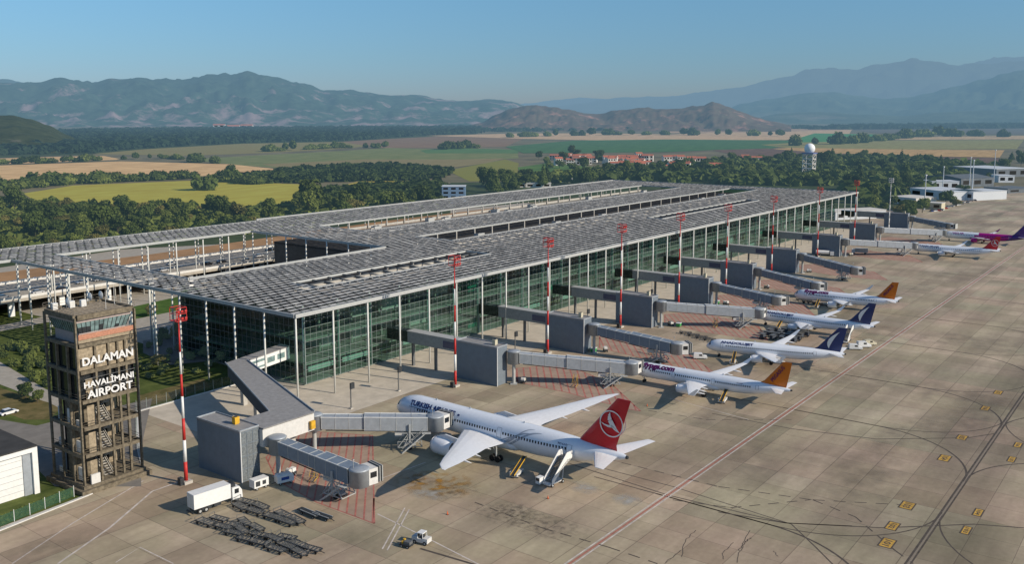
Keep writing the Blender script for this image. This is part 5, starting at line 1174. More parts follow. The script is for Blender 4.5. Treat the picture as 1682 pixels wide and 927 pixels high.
# assorted service vehicles
van('white van beside the nose of the near navy finned airliner',(100.5,-59.3),R(-60),4.0,1.7)
van('white van at the foot of the distant pale stairs',tuple(at(1394,574))[:2],R(-60),4.0,1.7)
van('white van just right of the van at the distant stairs',tuple(at(1408,571))[:2],R(-50),4.2,1.9)
van('cream pickup-like van farthest right near the distant stairs',tuple(at(1419,568))[:2],R(-40),4.0,1.8,M['cream'])
van('white van under the nose of the widebody jet, right of the docked bridge cab',(2.8,-47.5),R(95),3.8,1.6)
def tanker(lab,loc,rz):
    g=thing('tanker_truck',lab,'tanker',(*loc,0),rz)
    mb=MB(); mb.tube((0,0,1.9),(6.5,0,1.9),1.05,n=16); mb.build('tank',M['white'],g); mb=MB(); mb.box(-.2,8.5,-.5,.5,.6,.95); mb.build('chassis',M['dark'],g)
    mb=MB(); mb.box(6.9,8.8,-1.1,1.1,.6,2.5); c=mb.build('cab',M['white'],g); mb=MB(); mb.box(8.803,8.82,-1,1,1.5,2.3); mb.build('windscreen',M['tglass'],c); wheels(g,(1,2.2,7.9),(-.95,.95),.48)
q=at(1340,420); tanker('white tanker lorry near the seventh and eighth gate blocks, left one',(q.x,q.y),R(-70))
q=at(1425,418); g=thing('service_truck','grey boxy service truck standing under the eighth bridge','truck',(q.x,q.y,0),R(100))
mb=MB(); mb.box(0,6,-1.2,1.2,.9,3.0); mb.build('cargo_box',M['fascia'],g); mb=MB(); mb.box(6.1,7.8,-1.15,1.15,.6,2.4); mb.build('cab',M['white'],g); wheels(g,(1.2,6.8),(-1,1),.48)
# green skips
for i,(x,y,lb) in enumerate(((975,579,'third'),(1115,537,'fourth'),(1178,500,'fifth'),(1050,640,'')) ):
    if not lb: continue
    q=at(x,y); g=thing('waste_bin','green waste container at the front corner of the %s gate block'%lb,'container',tuple(q),R(10))
    mb=MB(); mb.loft([[Vector((x_,y_,z)) for (x_,y_) in ((-a,-b),(a,-b),(a,b),(-a,b))] for z,a,b in ((.2,.9,.55),(1.3,1.15,.75))]); mb.build('tub',M['green'],g,fix=True); mb=MB(); mb.box(-1.2,1.2,-.8,.8,1.303,1.42); mb.build('lid',M['white'],g); wheels(g,(-.6,.6),(-.4,.4),.15,.1)
# stepped baggage trains under the aircraft
random.seed(4)
bc=thing('baggage_trolley','dark loaded baggage trolley beneath the wing of the far navy finned airliner','trolley',(150,-70,0),0,'trolleys beneath the far navy finned airliner')
mb=MB(); mb.box(-1.4,1.4,-.75,.75,.45,.6); mb.build('deck',M['dark'],bc); mb=MB(); mb.box(-1.1,1.1,-.6,.6,.62,1.4); mb.build('load',mat('baggage_mixed',(0.06,0.07,0.09),0.8,var=.6,scale=2),bc); mb=MB(); mb.bar((-1.4,-.7,.6),(-1.4,-.7,1.7),.07); mb.bar((-1.4,.7,.6),(-1.4,.7,1.7),.07); mb.bar((1.4,-.7,.6),(1.4,-.7,1.7),.07); mb.bar((1.4,.7,.6),(1.4,.7,1.7),.07); mb.box(-1.45,1.45,-.75,.75,1.7,1.76); mb.build('canopy',M['steel'],bc); wheels(bc,(-.9,.9),(-.6,.6),.22,.15)
k=0
for a in range(4):
    for b in range(4):
        x=137+a*3.6+random.uniform(-.4,.4); y=-66-b*3.4+random.uniform(-.3,.3)
        if k==0: bc.location=(x,y,0)
        else: dup(bc,(x,y,0),R(random.uniform(-12,12)+90*(a%2)))
        k+=1
for i in range(7):
    q=at(1126+13*i,549+3.6*i); dup(D,(q.x,q.y,0),R(-70+random.uniform(-8,8)),'dark dolly in the line between the near and far navy finned airliners','dollies between the navy finned airliners')
for i in range(5):
    q=at(1316+9*i,494+2.5*i); dup(D,(q.x,q.y,0),R(-60+random.uniform(-8,8)),'dark dolly parked beneath the nose of the far orange finned airliner','dollies by the far orange finned airliner')
# traffic cones at the widebody
for i,(x,y,lb) in enumerate(((735,846,'in the open below the left wing tip shadow'),(900,820,'by the foot of the white passenger stairs'),(1063,668,'at the pointed tip of the second hatched zone'))):
    q=at(x,y); g=thing('traffic_cone','small orange traffic cone '+lb,'cone',tuple(q)); mb=MB(); mb.box(-.22,.22,-.22,.22,0,.04); mb.build('base',M['black'],g); mb=MB(); mb.tube((0,0,.043),(0,0,.7),.16,.03,n=10); mb.build('body',mat('cone_orange',(0.7,0.15,0.05),.5),g)
# belt loaders, step ladders and small ground gear beside the stands
def belt_loader(lab,x,y,rz):
    g=thing('belt_loader',lab,'belt loader',(x,y,0),rz)
    mb=MB(); mb.box(-2.2,1.6,-.8,.8,.4,.9); mb.box(-2.2,-1.2,.1,.8,.9,1.3); mb.build('body',M['whited'],g)
    mb=MB(); mb.bar((-3.2,-.2,1.0),(3.8,-.2,2.6),.75,.16); mb.build('belt',M['dark'],g); mb=MB(); mb.bar((-3.2,.22,1.1),(3.8,.22,2.7),.06,.25); mb.bar((-3.2,-.62,1.1),(3.8,-.62,2.7),.06,.25); mb.bar((1.0,-.2,.8),(1.6,-.2,2.1),.12); mb.build('side_rail',M['yellow'],g); wheels(g,(-1.5,1.1),(-.7,.7),.32,.22)
belt_loader('pale belt loader standing at the rear hold of the near orange finned airliner',66.5,-84,R(12))
belt_loader('belt loader at the forward hold of the far navy finned airliner',150.5,-66,R(8))
belt_loader('belt loader at the forward hold of the far orange finned airliner',194.5,-64,R(10))
belt_loader('belt loader beneath the front of the near navy finned airliner',102.3,-71,R(18))
belt_loader('belt loader in the shade behind the near wing of the widebody jet',-3.5,-71,R(15))
for i,(x,y) in enumerate(((-31.2,-34.6),(49.5,-33.8),(91.5,-34.2),(135,-34.0),(179.5,-34.4),(221,-34.0),(271.5,-34.2),(334,-34))):
    g=thing('hose_cart','pale hose and cable cart at the foot of the %s boarding bridge pillar row'%('lorry side' if i==0 else ORD[i]),'cart',(x,y,0),R(20*i))
    mb=MB(); mb.box(-1.1,1.1,-.6,.6,.35,.75); mb.build('deck',M['dark'],g); mb=MB(); mb.tube((-.5,-.5,1.15),(-.5,.5,1.15),.48,n=14); mb.build('hose_reel',M['whited'],g); mb=MB(); mb.box(.1,1.0,-.5,.5,.75,1.5); mb.build('housing',M['cream' if i%2 else 'white'],g); wheels(g,(-.7,.7),(-.55,.55),.22,.15)
for i,(x,y,a) in enumerate(((-30.5,-40.5,30),(-27.5,-42.8,75),(54.5,-47,20),(97,-47.5,40),(142,-47,10),(187,-50,70))):
    lb=('under the dark bridge beside the lorry, nearer one','under the dark bridge beside the lorry, farther one','below the second gate bridge','below the third gate bridge','below the fourth gate bridge','below the fifth gate bridge')[i]
    g=thing('step_ladder','wheeled maintenance steps '+lb,'steps',(x,y,0),R(a))
    mb=MB(); [mb.box(-.9+k*.3,-.6+k*.3,-.45,.45,.3+k*.3,.36+k*.3) for k in range(6)]; mb.box(.9,1.8,-.45,.45,2.05,2.13); mb.build('steps',M['steel'],g); mb=MB(); [ (mb.bar((-.9,y_,1.2),(1.0,y_,3.1),.06),mb.bar((1.0,y_,3.1),(1.8,y_,3.1),.06),mb.bar((1.8,y_,.3),(1.8,y_,3.1),.07),mb.bar((-.9,y_,.3),(1.8,y_,.3),.08),mb.bar((.9,y_,.3),(.9,y_,3.1),.06)) for y_ in (-.5,.5)]; mb.build('frame',M['yellow'],g); wheels(g,(-.7,1.6),(-.5,.5),.15,.1)
# ================================================================ CARS
CARC=[('white',(0.72,0.72,0.72)),('grey',(0.25,0.26,0.28)),('black',(0.02,0.02,0.025)),('red',(0.4,0.03,0.03)),('blue',(0.05,0.10,0.3)),('silver',(0.45,0.46,0.48))]
CARP=[]
for nm,c in CARC:
    g=thing('parked_car','x','car',(0,0,-50))
    mb=MB(); sec=[(-2.15,.45,.72),(-2.0,.3,.85),(-1.3,.28,.92),(1.0,.28,.92),(1.9,.3,.78),(2.15,.4,.62)]
    mb.loft([[Vector((x,-.85,a)),Vector((x,.85,a)),Vector((x,.85,b)),Vector((x,-.85,b))] for x,a,b in sec]); mb.build('body',mat('car_%s'%nm,c,.25,var=.03,coat=.6),g,fix=True)
    mb=MB(); mb.loft([[Vector((x,y,z)) for x,y in ((-1.75+d,-.8+e),(1.05-d*1.2,-.8+e),(1.05-d*1.2,.8-e),(-1.75+d,.8-e))] for z,d,e in ((.9,0,0),(1.42,.5,.14))]); cb=mb.build('glasshouse',M['tglass'],g,fix=True)
    mb=MB(); mb.box(-1.22,.42,-.64,.64,1.423,1.46); mb.build('roof_panel',bpy.data.materials['car_%s'%nm],cb)
    for x in (-1.35,1.35):
        for y in (-.78,.78): o=bpy.data.objects.new('wheel',wme); COL.objects.link(o); o.parent=g; o.location=(x,y,0); o.scale=(1.3,1,1.3)
    CARP.append(g)
used=set()
def car(ci,loc,rz,lab,group=None):
    g=CARP[ci]
    if ci not in used: used.add(ci); g.location=loc; g.rotation_euler=(0,0,rz); g['label']=lab; 
    else: g=dup(g,loc,rz,lab)
    if group: g['group']=group
    elif 'group' in g: del g['group']
random.seed(8)
q=at(14,681); car(0,tuple(q),R(5),'white car on the yard road at the left edge beyond the warehouse')
for i in range(26):
    x=-60+i*9.5+random.uniform(-2.5,2.5); row=random.choice((13.4,13.9,14.9)); ci=random.choice((0,1,2,2,5,1))
    car(ci,(x,row*BAY,6.6),R(random.choice((0,180))+random.uniform(-3,3)),'%s car standing on the elevated road behind the terminal'%CARC[ci][0],'%s cars on the elevated road'%CARC[ci][0])
for i in range(60):
    x=-70+ (i%30)*6.8+random.uniform(-1,1); y=(212 if i<30 else 228)+random.uniform(-1,1); ci=random.choice((0,0,1,2,3,4,5))
    car(ci,(x,y,0.03),R(90+random.uniform(-3,3)),'%s car in the ground level car park beyond the elevated road'%CARC[ci][0],'%s cars in the rear car park'%CARC[ci][0])
for i in range(26):
    px_0=1530+i*5.4; py_0=349-i*1.45+random.uniform(-1.2,1.2)
    q=at(px_0,py_0); ci=random.choice((0,0,0,1,3,5,4)); car(ci,(q.x,q.y,0),R(random.uniform(0,180)),'%s vehicle in the far line along the apron edge by the hangars'%CARC[ci][0],'%s vehicles along the far apron edge'%CARC[ci][0])
for ci,g in enumerate(CARP):
    if ci not in used: 
        for c in list(g.children_recursive): bpy.data.objects.remove(c)
        bpy.data.objects.remove(g)
# ================================================================ BUILDINGS AROUND
def building(name,lab,cat,loc,rz,w_,d_,h,wall,roof,windows=0,gable=0,group=None,storeys=1,over=0.3):
    g=thing(name,lab,cat,loc,rz,group)
    mb=MB(); mb.box(0,w_,0,d_,0,h); 
    if gable:
        mb.add([(0,0,h),(0,d_,h),(0,d_/2,h+gable)],[(0,2,1)]); mb.add([(w_,0,h),(w_,d_,h),(w_,d_/2,h+gable)],[(0,1,2)])
    mb.build('wall',wall,g)
    mb=MB()
    if gable:
        o=over; zz=-o*gable/(d_/2)
        mb.add([(-o,-o,h+zz+.02),(w_+o,-o,h+zz+.02),(w_+o,d_/2,h+gable+.02),(-o,d_/2,h+gable+.02)],[(0,1,2,3)]); mb.add([(-o,d_/2,h+gable+.02),(w_+o,d_/2,h+gable+.02),(w_+o,d_+o,h+zz+.02),(-o,d_+o,h+zz+.02)],[(0,1,2,3)])
    else: mb.box(-over,w_+over,-over,d_+over,h+.003,h+.35)
    mb.build('roof',roof,g)
    for s in range(storeys):
        z0=s*(h/storeys)+h/storeys*.3; z1=s*(h/storeys)+h/storeys*.75
        for k in range(windows):
            x=(k+.5)*w_/windows; mb=MB(); mb.box(x-w_/windows*.3,x+w_/windows*.3,-.06,-.005,z0,z1); mb.build('window',M['tglass'],g)
    return g
M['wh']=mat('house_wall_white',(0.62,0.58,0.52),.8,var=.1,haze=True); M['rt']=mat('roof_tile_red',(0.42,0.13,0.07),.85,var=.25,scale=.5,haze=True); M['rg']=mat('roof_grey',(0.12,0.13,0.14),.7,var=.2,scale=.3,haze=True)
M['hw']=mat('hangar_white',(0.58,0.60,0.62),.6,var=.08,haze=True)
# warehouse at the left edge
g=thing('warehouse','white framed warehouse with ribbed white doors and grey roof at left edge','warehouse',(-65.9,-2.6,0))
mb=MB(); mb.box(-50,0,0.9,26,0,9.3); mb.build('wall',M['whited'],g)
mb=MB(); mb.box(-50,.02,-.3,26.2,9.303,9.6); mb.build('roof',M['roofd'],g)
mb=MB(); mb.box(-50,0,-.25,.88,8.4,9.29); mb.box(-1.0,0,-.25,.88,0,8.39); mb.build('door_frame',M['white'],g)
mb=MB(); mb.box(-2.6,-1.01,.3,.88,0,8.38); mb.build('jamb_panel',M['brid'],g)
for k in range(6):
    mb=MB(); x1=-2.62-k*6.0; x0=x1-5.95; mb.box(x0,x1,.35 if k%2 else .5,.70,0.05,8.37); d=mb.build('door',M['white'],g)
    mb=MB(); [mb.box(x0+.05,x1-.05,(.35 if k%2 else .5)-.04,(.35 if k%2 else .5)-.004,z,z+.08) for z in (1.2,2.4,3.6,4.8,6.0,7.2)]; mb.build('door_rib',M['fascia'],d)
# fence along the yard edge
def fence(lab,pts,h,pm,nm,name='mesh_fence',every=2.6):
    g=thing(name,lab,'fence',(0,0,0)); posts=[]; mb=MB()
    for a,b in zip(pts,pts[1:]):
        a=Vector((*a,0)); b=Vector((*b,0)); n=max(1,int((b-a).length/every))
        for k in range(n+1): q=a.lerp(b,k/n); posts.append(q)
        if nm: mb.add([a+Vector((0,0,.15)),b+Vector((0,0,.15)),b+Vector((0,0,h)),a+Vector((0,0,h))],[(0,1,2,3)])
        for z in (.3,h*.6,h): mb.bar(a+Vector((0,0,z)),b+Vector((0,0,z)),.05,mi=0)
    me=MB(); me.tube((0,0,0),(0,0,h+.25),.06,n=6); pme=me.mesh('fence_post',pm)
    for q in posts[:90]: o=bpy.data.objects.new('fence_post',pme); COL.objects.link(o); o.parent=g; o.location=q
    mb.build('netting',nm or pm,g)
gm=bpy.data.materials.new('green_netting'); gm.use_nodes=True; nt=gm.node_tree; b_=nt.nodes['Principled BSDF']; b_.inputs['Base Color'].default_value=(0.05,0.13,0.07,1); tr=nt.nodes.new('ShaderNodeBsdfTransparent'); mx=nt.nodes.new('ShaderNodeMixShader'); mx.inputs[0].default_value=.45
nt.links.new(tr.outputs[0],mx.inputs[1]); nt.links.new(b_.outputs[0],mx.inputs[2]); nt.links.new(mx.outputs[0],nt.nodes['Material Output'].inputs[0])
fence('green netted fence on white posts in front of the warehouse',[(-110,-17.2),(-78,-12.4),(-63,-10.0)],2.0,M['white'],gm)
dm=bpy.data.materials.new('wire_netting'); dm.use_nodes=True; nt=dm.node_tree; b_=nt.nodes['Principled BSDF']; b_.inputs['Base Color'].default_value=(0.08,0.085,0.07,1); tr=nt.nodes.new('ShaderNodeBsdfTransparent'); mx=nt.nodes.new('ShaderNodeMixShader'); mx.inputs[0].default_value=.22
nt.links.new(tr.outputs[0],mx.inputs[1]); nt.links.new(b_.outputs[0],mx.inputs[2]); nt.links.new(mx.outputs[0],nt.nodes['Material Output'].inputs[0])
fence('dark wire fence behind the kerb from the control tower to the terminal corner',[(-46.9,-7.4),(-41.2,4.6),(-26.9,28.3),(-2,28.3),(12,28.3)],2.4,M['mull'],dm)
# white block behind the terminal and low buildings
def bat(x0,y0,x1,depth,h,name,lab,cat,wall,roof,windows=4,storeys=1,gable=0,group=None,z=0):
    a=at(x0,y0,z); b=at(x1,y0,z) if not isinstance(x1,tuple) else at(x1[0],x1[1],z); d=b-a
    return building(name,lab,cat,tuple(a),math.atan2(d.y,d.x),d.length,depth,h*.8,wall,roof,windows,gable,group,storeys)
bat(726,334,764,14,17,'office_building','small white office block with blue glass side above the left part of the terminal roof','building',mat('office_blue',(0.16,0.24,0.36),.3,var=.2,haze=True),M['hw'],3,4)
bat(850,308,905,9,5,'low_building','long low pale building among the trees left of the village','building',M['wh'],M['wh'],4)
bat(900,300,945,10,5,'low_building','low pale building among the trees below the village','building',M['wh'],M['wh'],3)
bat(862,298,885,8,5,'low_building','small pale building above the long low one among the trees','building',M['wh'],M['wh'],2)
bat(432,372,456,10,4,'shed','small pale roofed shed behind the middle of the rear roof strip','shed',M['wh'],M['wh'],1)
bat(390,372,410,8,4,'shed','small white shed just left of the pale roofed shed','shed',M['wh'],M['wh'],1)
# hangars at right, beyond the last gate
HT=[]
hb=[(1372,362,(1455,358),16,7,'white terminal annexe with flat roof beyond the last facade columns',M['hw'],M['wh'],5,0),
    (1462,334,(1504,338),26,7,'low pale flat roofed depot left of the long hangar',M['wh'],M['wh'],2,0),
    (1494,322,(1560,330),34,9,'long white hangar with grey door, centre of the hangar group',M['hw'],M['hw'],3,0),
    (1558,326,(1598,330),40,9,'white hangar with wide grey door right of the long hangar',M['hw'],M['hw'],3,0),
    (1514,343,(1546,345),10,6,'cream block in front of the long hangar',M['cream'],M['wh'],2,0),
    (1578,308,(1632,306),46,11,'dark roofed hangar behind the white hangars',M['rg'],M['rg'],3,2.5),
    (1636,292,(1690,290),60,12,'distant flat roofed hangar at the right edge',M['rg'],M['hw'],3,0),
    (1640,300,(1666,300),20,9,'small distant white block at the right edge',M['hw'],M['hw'],2,0),
    (1655,318,(1700,316),26,5,'dark low shed on the far right of the apron',M['rg'],M['rg'],2,0),
    (1530,312,(1575,312),20,10,'white topped building behind the long hangar',M['hw'],M['hw'],3,0)]
for (x,y,b,dp,h,lab,wl,rf,wn,gb) in hb: bat(x,y,b,dp,h,'hangar' if 'hangar' in lab else 'service_building',lab,'building',wl,rf,wn,1,gb)
for (x,y,h,lb) in ((1518,345,26,'beside the cream block'),(1548,318,24,'behind the long hangar'),(1596,325,32,'at the right end of the hangars'),(1632,300,34,'by the distant hangars'),(1592,310,30,'behind the dark roofed hangar')):
    q=at(x,y); g=thing('light_pole','tall thin pale pole '+lb,'light pole',tuple(q)); mb=MB(); mb.tube((0,0,0),(0,0,h),.5,.3,n=8); mb.build('pole',M['hw'],g); mb=MB(); mb.box(-1.4,1.4,-.5,.5,h,h+.9); mb.build('lamp_head',M['hw'],g)
for (x,y,n_t) in ((1505,345,4),(1560,338,3),(1480,348,4),(1575,322,3),(1500,316,5),(1540,308,5),(1620,300,3)):
    for k in range(n_t): HT.append((x+random.uniform(-12,12),y+random.uniform(-4,3)))
# village with red roofs
random.seed(31)
rows=[(902,966,262,267,9),(905,965,270,273,4),(990,1060,262,274,17),(1000,1060,276,281,7),(1085,1150,266,272,8),(1090,1125,276,283,5),(1150,1180,276,281,3),(1205,1250,266,270,5)]
hn=0
for (x0,x1,y0,y1,n) in rows:
    for k in range(n):
        x=x0+(x1-x0)*(k+.5)/n+random.uniform(-3,3); y=random.uniform(y0,y1); q=at(x,y); w_=random.uniform(10,17); d_=random.uniform(8,11)
        building('village_house','white village house with red tiled roof in the hamlet beyond the terminal','house',tuple(q),R(-55+random.uniform(-25,25)),w_,d_,random.choice((7,9.5,10)),M['wh'],M['rt'],3,random.uniform(1.5,2.3),'red roofed village houses',2,.6)
for (x,y,lb) in ((350,207,'left'),(372,209,'middle'),(395,208,'right')):
    q=at(x,y+1.5,2); building('village_house','far house with orange roof at the foot of the left mountains, %s of three'%lb,'house',tuple(q),R(-50),60,30,10,M['wh'],M['rt'],2,7,None,1,2)
# radome tower
q=at(1328,292); g=thing('radar_tower','white radar dome on a pale lattice tower among the trees','radar tower',tuple(q)); H_=27
mb=MB(); bw_=5.5
for k in range(5):
    z0,z1=H_*k/5,H_*(k+1)/5
    for a,b in (((-1,-1),(1,-1)),((1,-1),(1,1)),((1,1),(-1,1)),((-1,1),(-1,-1))):
        mb.bar((a[0]*bw_,a[1]*bw_,z0),(a[0]*bw_,a[1]*bw_,z1),.8); mb.bar((a[0]*bw_,a[1]*bw_,z1),(b[0]*bw_,b[1]*bw_,z1),.8); mb.bar((a[0]*bw_,a[1]*bw_,z0),(b[0]*bw_,b[1]*bw_,z1),.45)
mb.build('lattice',M['wh'],g); mb=MB(); mb.box(-6.8,6.8,-6.8,6.8,H_+.4,H_+1.6); mb.build('platform',mat('platform_blue',(.12,.14,.3),.6,haze=True),g)
mb=MB(); mb.lathe([(0,H_+1.6)]+[(6*math.cos(R(a)),H_+6.2+6*math.sin(R(a))) for a in range(-50,91,14)]+[(0,H_+12.25)],24); mb.build('dome',mat('radome_white',(0.85,0.85,0.85),.5,var=.03,haze=True),g,True)
# ================================================================ TREES
LMF=leafmat('foliage_far_wood',(0.006,0.018,0.010),(0.035,0.06,0.026))
LM=[leafmat('foliage_dark',(0.014,0.030,0.008),(0.11,0.145,0.032)),leafmat('foliage_mid',(0.024,0.044,0.010),(0.18,0.21,0.045)),leafmat('foliage_olive',(0.05,0.055,0.014),(0.24,0.21,0.06))]
bark=mat('bark',(0.10,0.075,0.05),.95,var=.3,haze=True)
def crown_mesh(seed,h,r,n,lm,kind='broad',leaf=.75):
    rnd=random.Random(seed); mb=MB(); lobes=[]
    if kind=='broad':
        lobes.append((Vector((0,0,h*.62)),r*.62,h*.30))
        for k in range(9): a=rnd.uniform(0,6.28); d=rnd.uniform(.35,.72)*r; lobes.append((Vector((math.cos(a)*d,math.sin(a)*d,h*rnd.uniform(.38,.78))),r*rnd.uniform(.28,.48),h*rnd.uniform(.12,.22)))
    elif kind=='pine':
        for k in range(7): f=k/6; lobes.append((Vector((rnd.uniform(-.3,.3),rnd.uniform(-.3,.3),h*(.22+.7*f))),r*(1-f*.85),h*.10))
    else:
        for k in range(8): a=rnd.uniform(0,6.28); d=rnd.uniform(0,.7)*r; lobes.append((Vector((math.cos(a)*d,math.sin(a)*d,h*rnd.uniform(.3,.65))),r*rnd.uniform(.35,.6),h*rnd.uniform(.22,.38)))
    tot=sum(l[1]**2 for l in lobes)
    for c,rh,rv in lobes:
        m_=int(n*rh*rh/tot)
        for _ in range(m_):
            u=Vector((rnd.gauss(0,1),rnd.gauss(0,1),rnd.gauss(0,1))).normalized(); q=rnd.uniform(.72,1.08); p=c+Vector((u.x*rh*q,u.y*rh*q,u.z*rv*q))
            nn=(u+Vector((rnd.uniform(-.7,.7),rnd.uniform(-.7,.7),rnd.uniform(-.3,.9)))).normalized(); t=nn.orthogonal().normalized(); b=nn.cross(t); s=leaf*rnd.uniform(.6,1.3); a=rnd.uniform(0,6.28); t,b=t*math.cos(a)+b*math.sin(a),b*math.cos(a)-t*math.sin(a)
            mb.add([p-t*s*.5-b*s*.35,p+t*s*.5-b*s*.45,p+t*s*.4+b*s*.45,p-t*s*.55+b*s*.3+nn*s*.15],[(0,1,2,3)])
    return mb.mesh('crown',lm)
def trunk_mesh(seed,h,r):
    rnd=random.Random(seed); mb=MB(); mb.tube((0,0,-.3),(0,0,h*.35),r*.055,r*.04,n=7); top=Vector((0,0,h*.35))
    for k in range(5): a=k*1.26+rnd.uniform(-.3,.3); mb.tube(top-Vector((0,0,rnd.uniform(0,h*.12))),top+Vector((math.cos(a)*r*.5,math.sin(a)*r*.5,h*rnd.uniform(.12,.3))),r*.03,r*.012,n=5)
    mb.tube(top,(0,0,h*.75),r*.035,r*.012,n=5)
    return mb.mesh('trunk',bark)
KIND=[]
for i,(h,r,kd,lmi,n) in enumerate([(14,6.5,'broad',0,1500),(12,6,'broad',1,1400),(15,5.5,'broad',1,1400),(11,6.5,'broad',2,1300),(17,5,'pine',0,1300),(16,7,'broad',0,1600),(13,5,'tall',1,1200)]):
    KIND.append((crown_mesh(100+i,h,r,n,LM[lmi],kd,leaf=1.0),trunk_mesh(i,h,r)))
small=[]
for i,(h,r,lmi) in enumerate([(8,6.5,0),(7,7.5,1),(9,6,0)]):
    me=crown_mesh(300+i,h,r,700,LM[lmi],'bush',leaf=1.5); small.append(me)
def tree(k,loc,s,lab,group,name='tree',rz=None):
    cm_,tm_=KIND[k]; g=thing(name,lab,'tree',loc,random.uniform(0,6.28) if rz is None else rz,group); g.scale=(s*random.uniform(.8,1.2),s*random.uniform(.8,1.2),s*random.uniform(.75,1.25))
    o=bpy.data.objects.new('crown',cm_); COL.objects.link(o); o.parent=g; o=bpy.data.objects.new('trunk',tm_); COL.objects.link(o); o.parent=g; return g
def inpoly(p,poly):
    c=False; j=len(poly)-1
    for i in range(len(poly)):
        if (poly[i][1]>p[1])!=(poly[j][1]>p[1]) and p[0]<(poly[j][0]-poly[i][0])*(p[1]-poly[i][1])/(poly[j][1]-poly[i][1])+poly[i][0]: c=not c
        j=i
    return c
def scatter(poly,n,dmin,seed):
    rnd=random.Random(seed); P=px(poly); xs=[p[0] for p in P]; ys=[p[1] for p in P]; out=[]; tries=0
    while len(out)<n and tries<n*200:
        tries+=1; q=(rnd.uniform(min(xs),max(xs)),rnd.uniform(min(ys),max(ys)))
        if inpoly(q,P) and all((q[0]-a[0])**2+(q[1]-a[1])**2>dmin*dmin for a in out): out.append(q)
    return out
random.seed(99)
def belt(poly,n,dmin,seed,lab,group,ks,s0=.85,s1=1.25):
    for q in scatter(poly,n,dmin,seed): tree(random.choice(ks),(q[0],q[1],0),random.uniform(s0,s1),lab,group)
belt([(-70,440),(-70,352),(60,345),(200,350),(330,352),(420,358),(425,368),(300,384),(150,404),(0,420)],105,7.5,1,'broadleaf tree in the dense belt behind the left roof strip','trees behind the left roof strip',(0,1,2,3,5,6,3,1),.62,1.1)
belt([(-70,440),(0,420),(150,404),(300,386),(420,370),(420,378),(300,394),(150,414),(0,434),(-70,455)],34,8,21,'broadleaf tree in the front row of the belt behind the left roof strip','front row trees behind the left roof strip',(0,1,2,3,3,6),.5,.9)
belt([(430,366),(480,345),(560,340),(700,332),(730,336),(650,350),(520,362)],24,8,2,'tree in the loose belt behind the middle of the rear roof strip','trees behind the middle roof strip',(0,1,2,3))
tree(2,tuple(at(512,352)),1.75,'tallest pale green tree, alone above the middle of the rear roof strip',None)
belt([(770,325),(800,305),(850,300),(980,296),(1010,296),(1000,304),(900,312),(830,322)],36,7.5,3,'tree in the grove between the white office block and the village','trees before the village',(0,1,2,4,5))
belt([(1000,300),(980,285),(1060,284),(1200,268),(1300,262),(1470,262),(1600,280),(1560,300),(1490,318),(1450,335),(1400,332),(1395,318),(1380,309),(1100,299)],118,11,4,'dark tree in the dense belt beyond the far end of the terminal','trees beyond the far end of the terminal',(0,0,5,4,2,1))
belt([(1425,352),(1420,338),(1500,340),(1520,350),(1500,362),(1450,362)],10,7,5,'low tree standing between the last gates and the hangars','trees between last gates and hangars',(0,1,3),.7,.95)
belt([(1645,285),(1655,262),(1682,250),(1720,250),(1720,285)],12,14,6,'dark tree at the far right edge beyond the hangars','trees at the far right edge',(0,4,5))
belt([(880,262),(900,250),(985,262),(985,285),(900,285)],14,18,7,'tree standing around the red roofed village','trees around the village',(0,1,5),.9,1.2)
for (x,y) in HT: tree(random.choice((0,1,3)),tuple(at(x,y)),random.uniform(.5,.85),'small dark tree standing among the hangars','trees among the hangars')
# single hedgerow bushes (small in the picture: one mesh each)
def bush(loc,s,lab,group,name='hedgerow_tree'):
    o=bpy.data.objects.new(name,random.choice(small)); COL.objects.link(o); o.location=loc; o.scale=(s*random.uniform(.8,1.3),s*random.uniform(.8,1.3),s*random.uniform(.8,1.2)); o.rotation_euler=(0,0,random.uniform(0,6.28)); tag(o,lab,'tree',group)
def hedgerow(pts,n,s,lab,group,jit=1.2):
    P=[Vector((*p,0)) for p in px(pts)]; segl=[(b-a).length for a,b in zip(P,P[1:])]; tot=sum(segl)
    for k in range(n):
        t=tot*(k+random.uniform(.1,.9))/n; i=0
        while t>segl[i] and i<len(segl)-1: t-=segl[i]; i+=1
        q=P[i].lerp(P[i+1],min(1,t/segl[i])); bush((q.x+random.uniform(-jit,jit)*3,q.y+random.uniform(-jit,jit)*3,0),s*random.uniform(.65,1.2),lab,group)
hedgerow([(-20,313),(0,312),(45,309),(110,303),(190,300)],34,1.5,'dark bushy tree in the hedgerow left above the yellow field','hedgerow left above the yellow field')
hedgerow([(195,299),(250,297),(300,294),(330,292)],15,1.25,'dark bushy tree in the hedgerow between the tan and yellow fields','hedgerow between tan and yellow fields')
hedgerow([(362,296),(420,303),(470,299)],10,1.6,'dark bushy tree at the right end of the yellow field','hedge right of the yellow field')
hedgerow([(0,270),(60,269),(130,266),(165,264)],12,1.5,'far dark bush in the hedgerow above the tan field','hedgerow above the tan field')
hedgerow([(200,262),(280,260),(300,263)],9,1.1,'far dark bush along the thin hedge by the olive field','hedge by the olive field')
hedgerow([(302,266),(322,267),(352,269)],3,2.3,'one of three dark round trees at the tan field edge','three round trees')
hedgerow([(440,249),(480,247),(560,243),(640,243)],14,1.7,'far bush in the hedgerow across the middle fields','hedgerow across middle fields')
hedgerow([(722,246),(755,244),(790,243)],10,2.0,'far dark tree in the little block by the green field','little far tree block')
hedgerow([(830,226),(900,224),(1000,222),(1100,222),(1300,224)],20,2.6,'distant bush on the boundary of the sand coloured fields','bushes on the sand coloured fields')
hedgerow([(1300,240),(1400,236),(1500,226),(1600,224),(1680,226)],18,3.2,'distant bush among the far right fields','bushes among the far right fields')
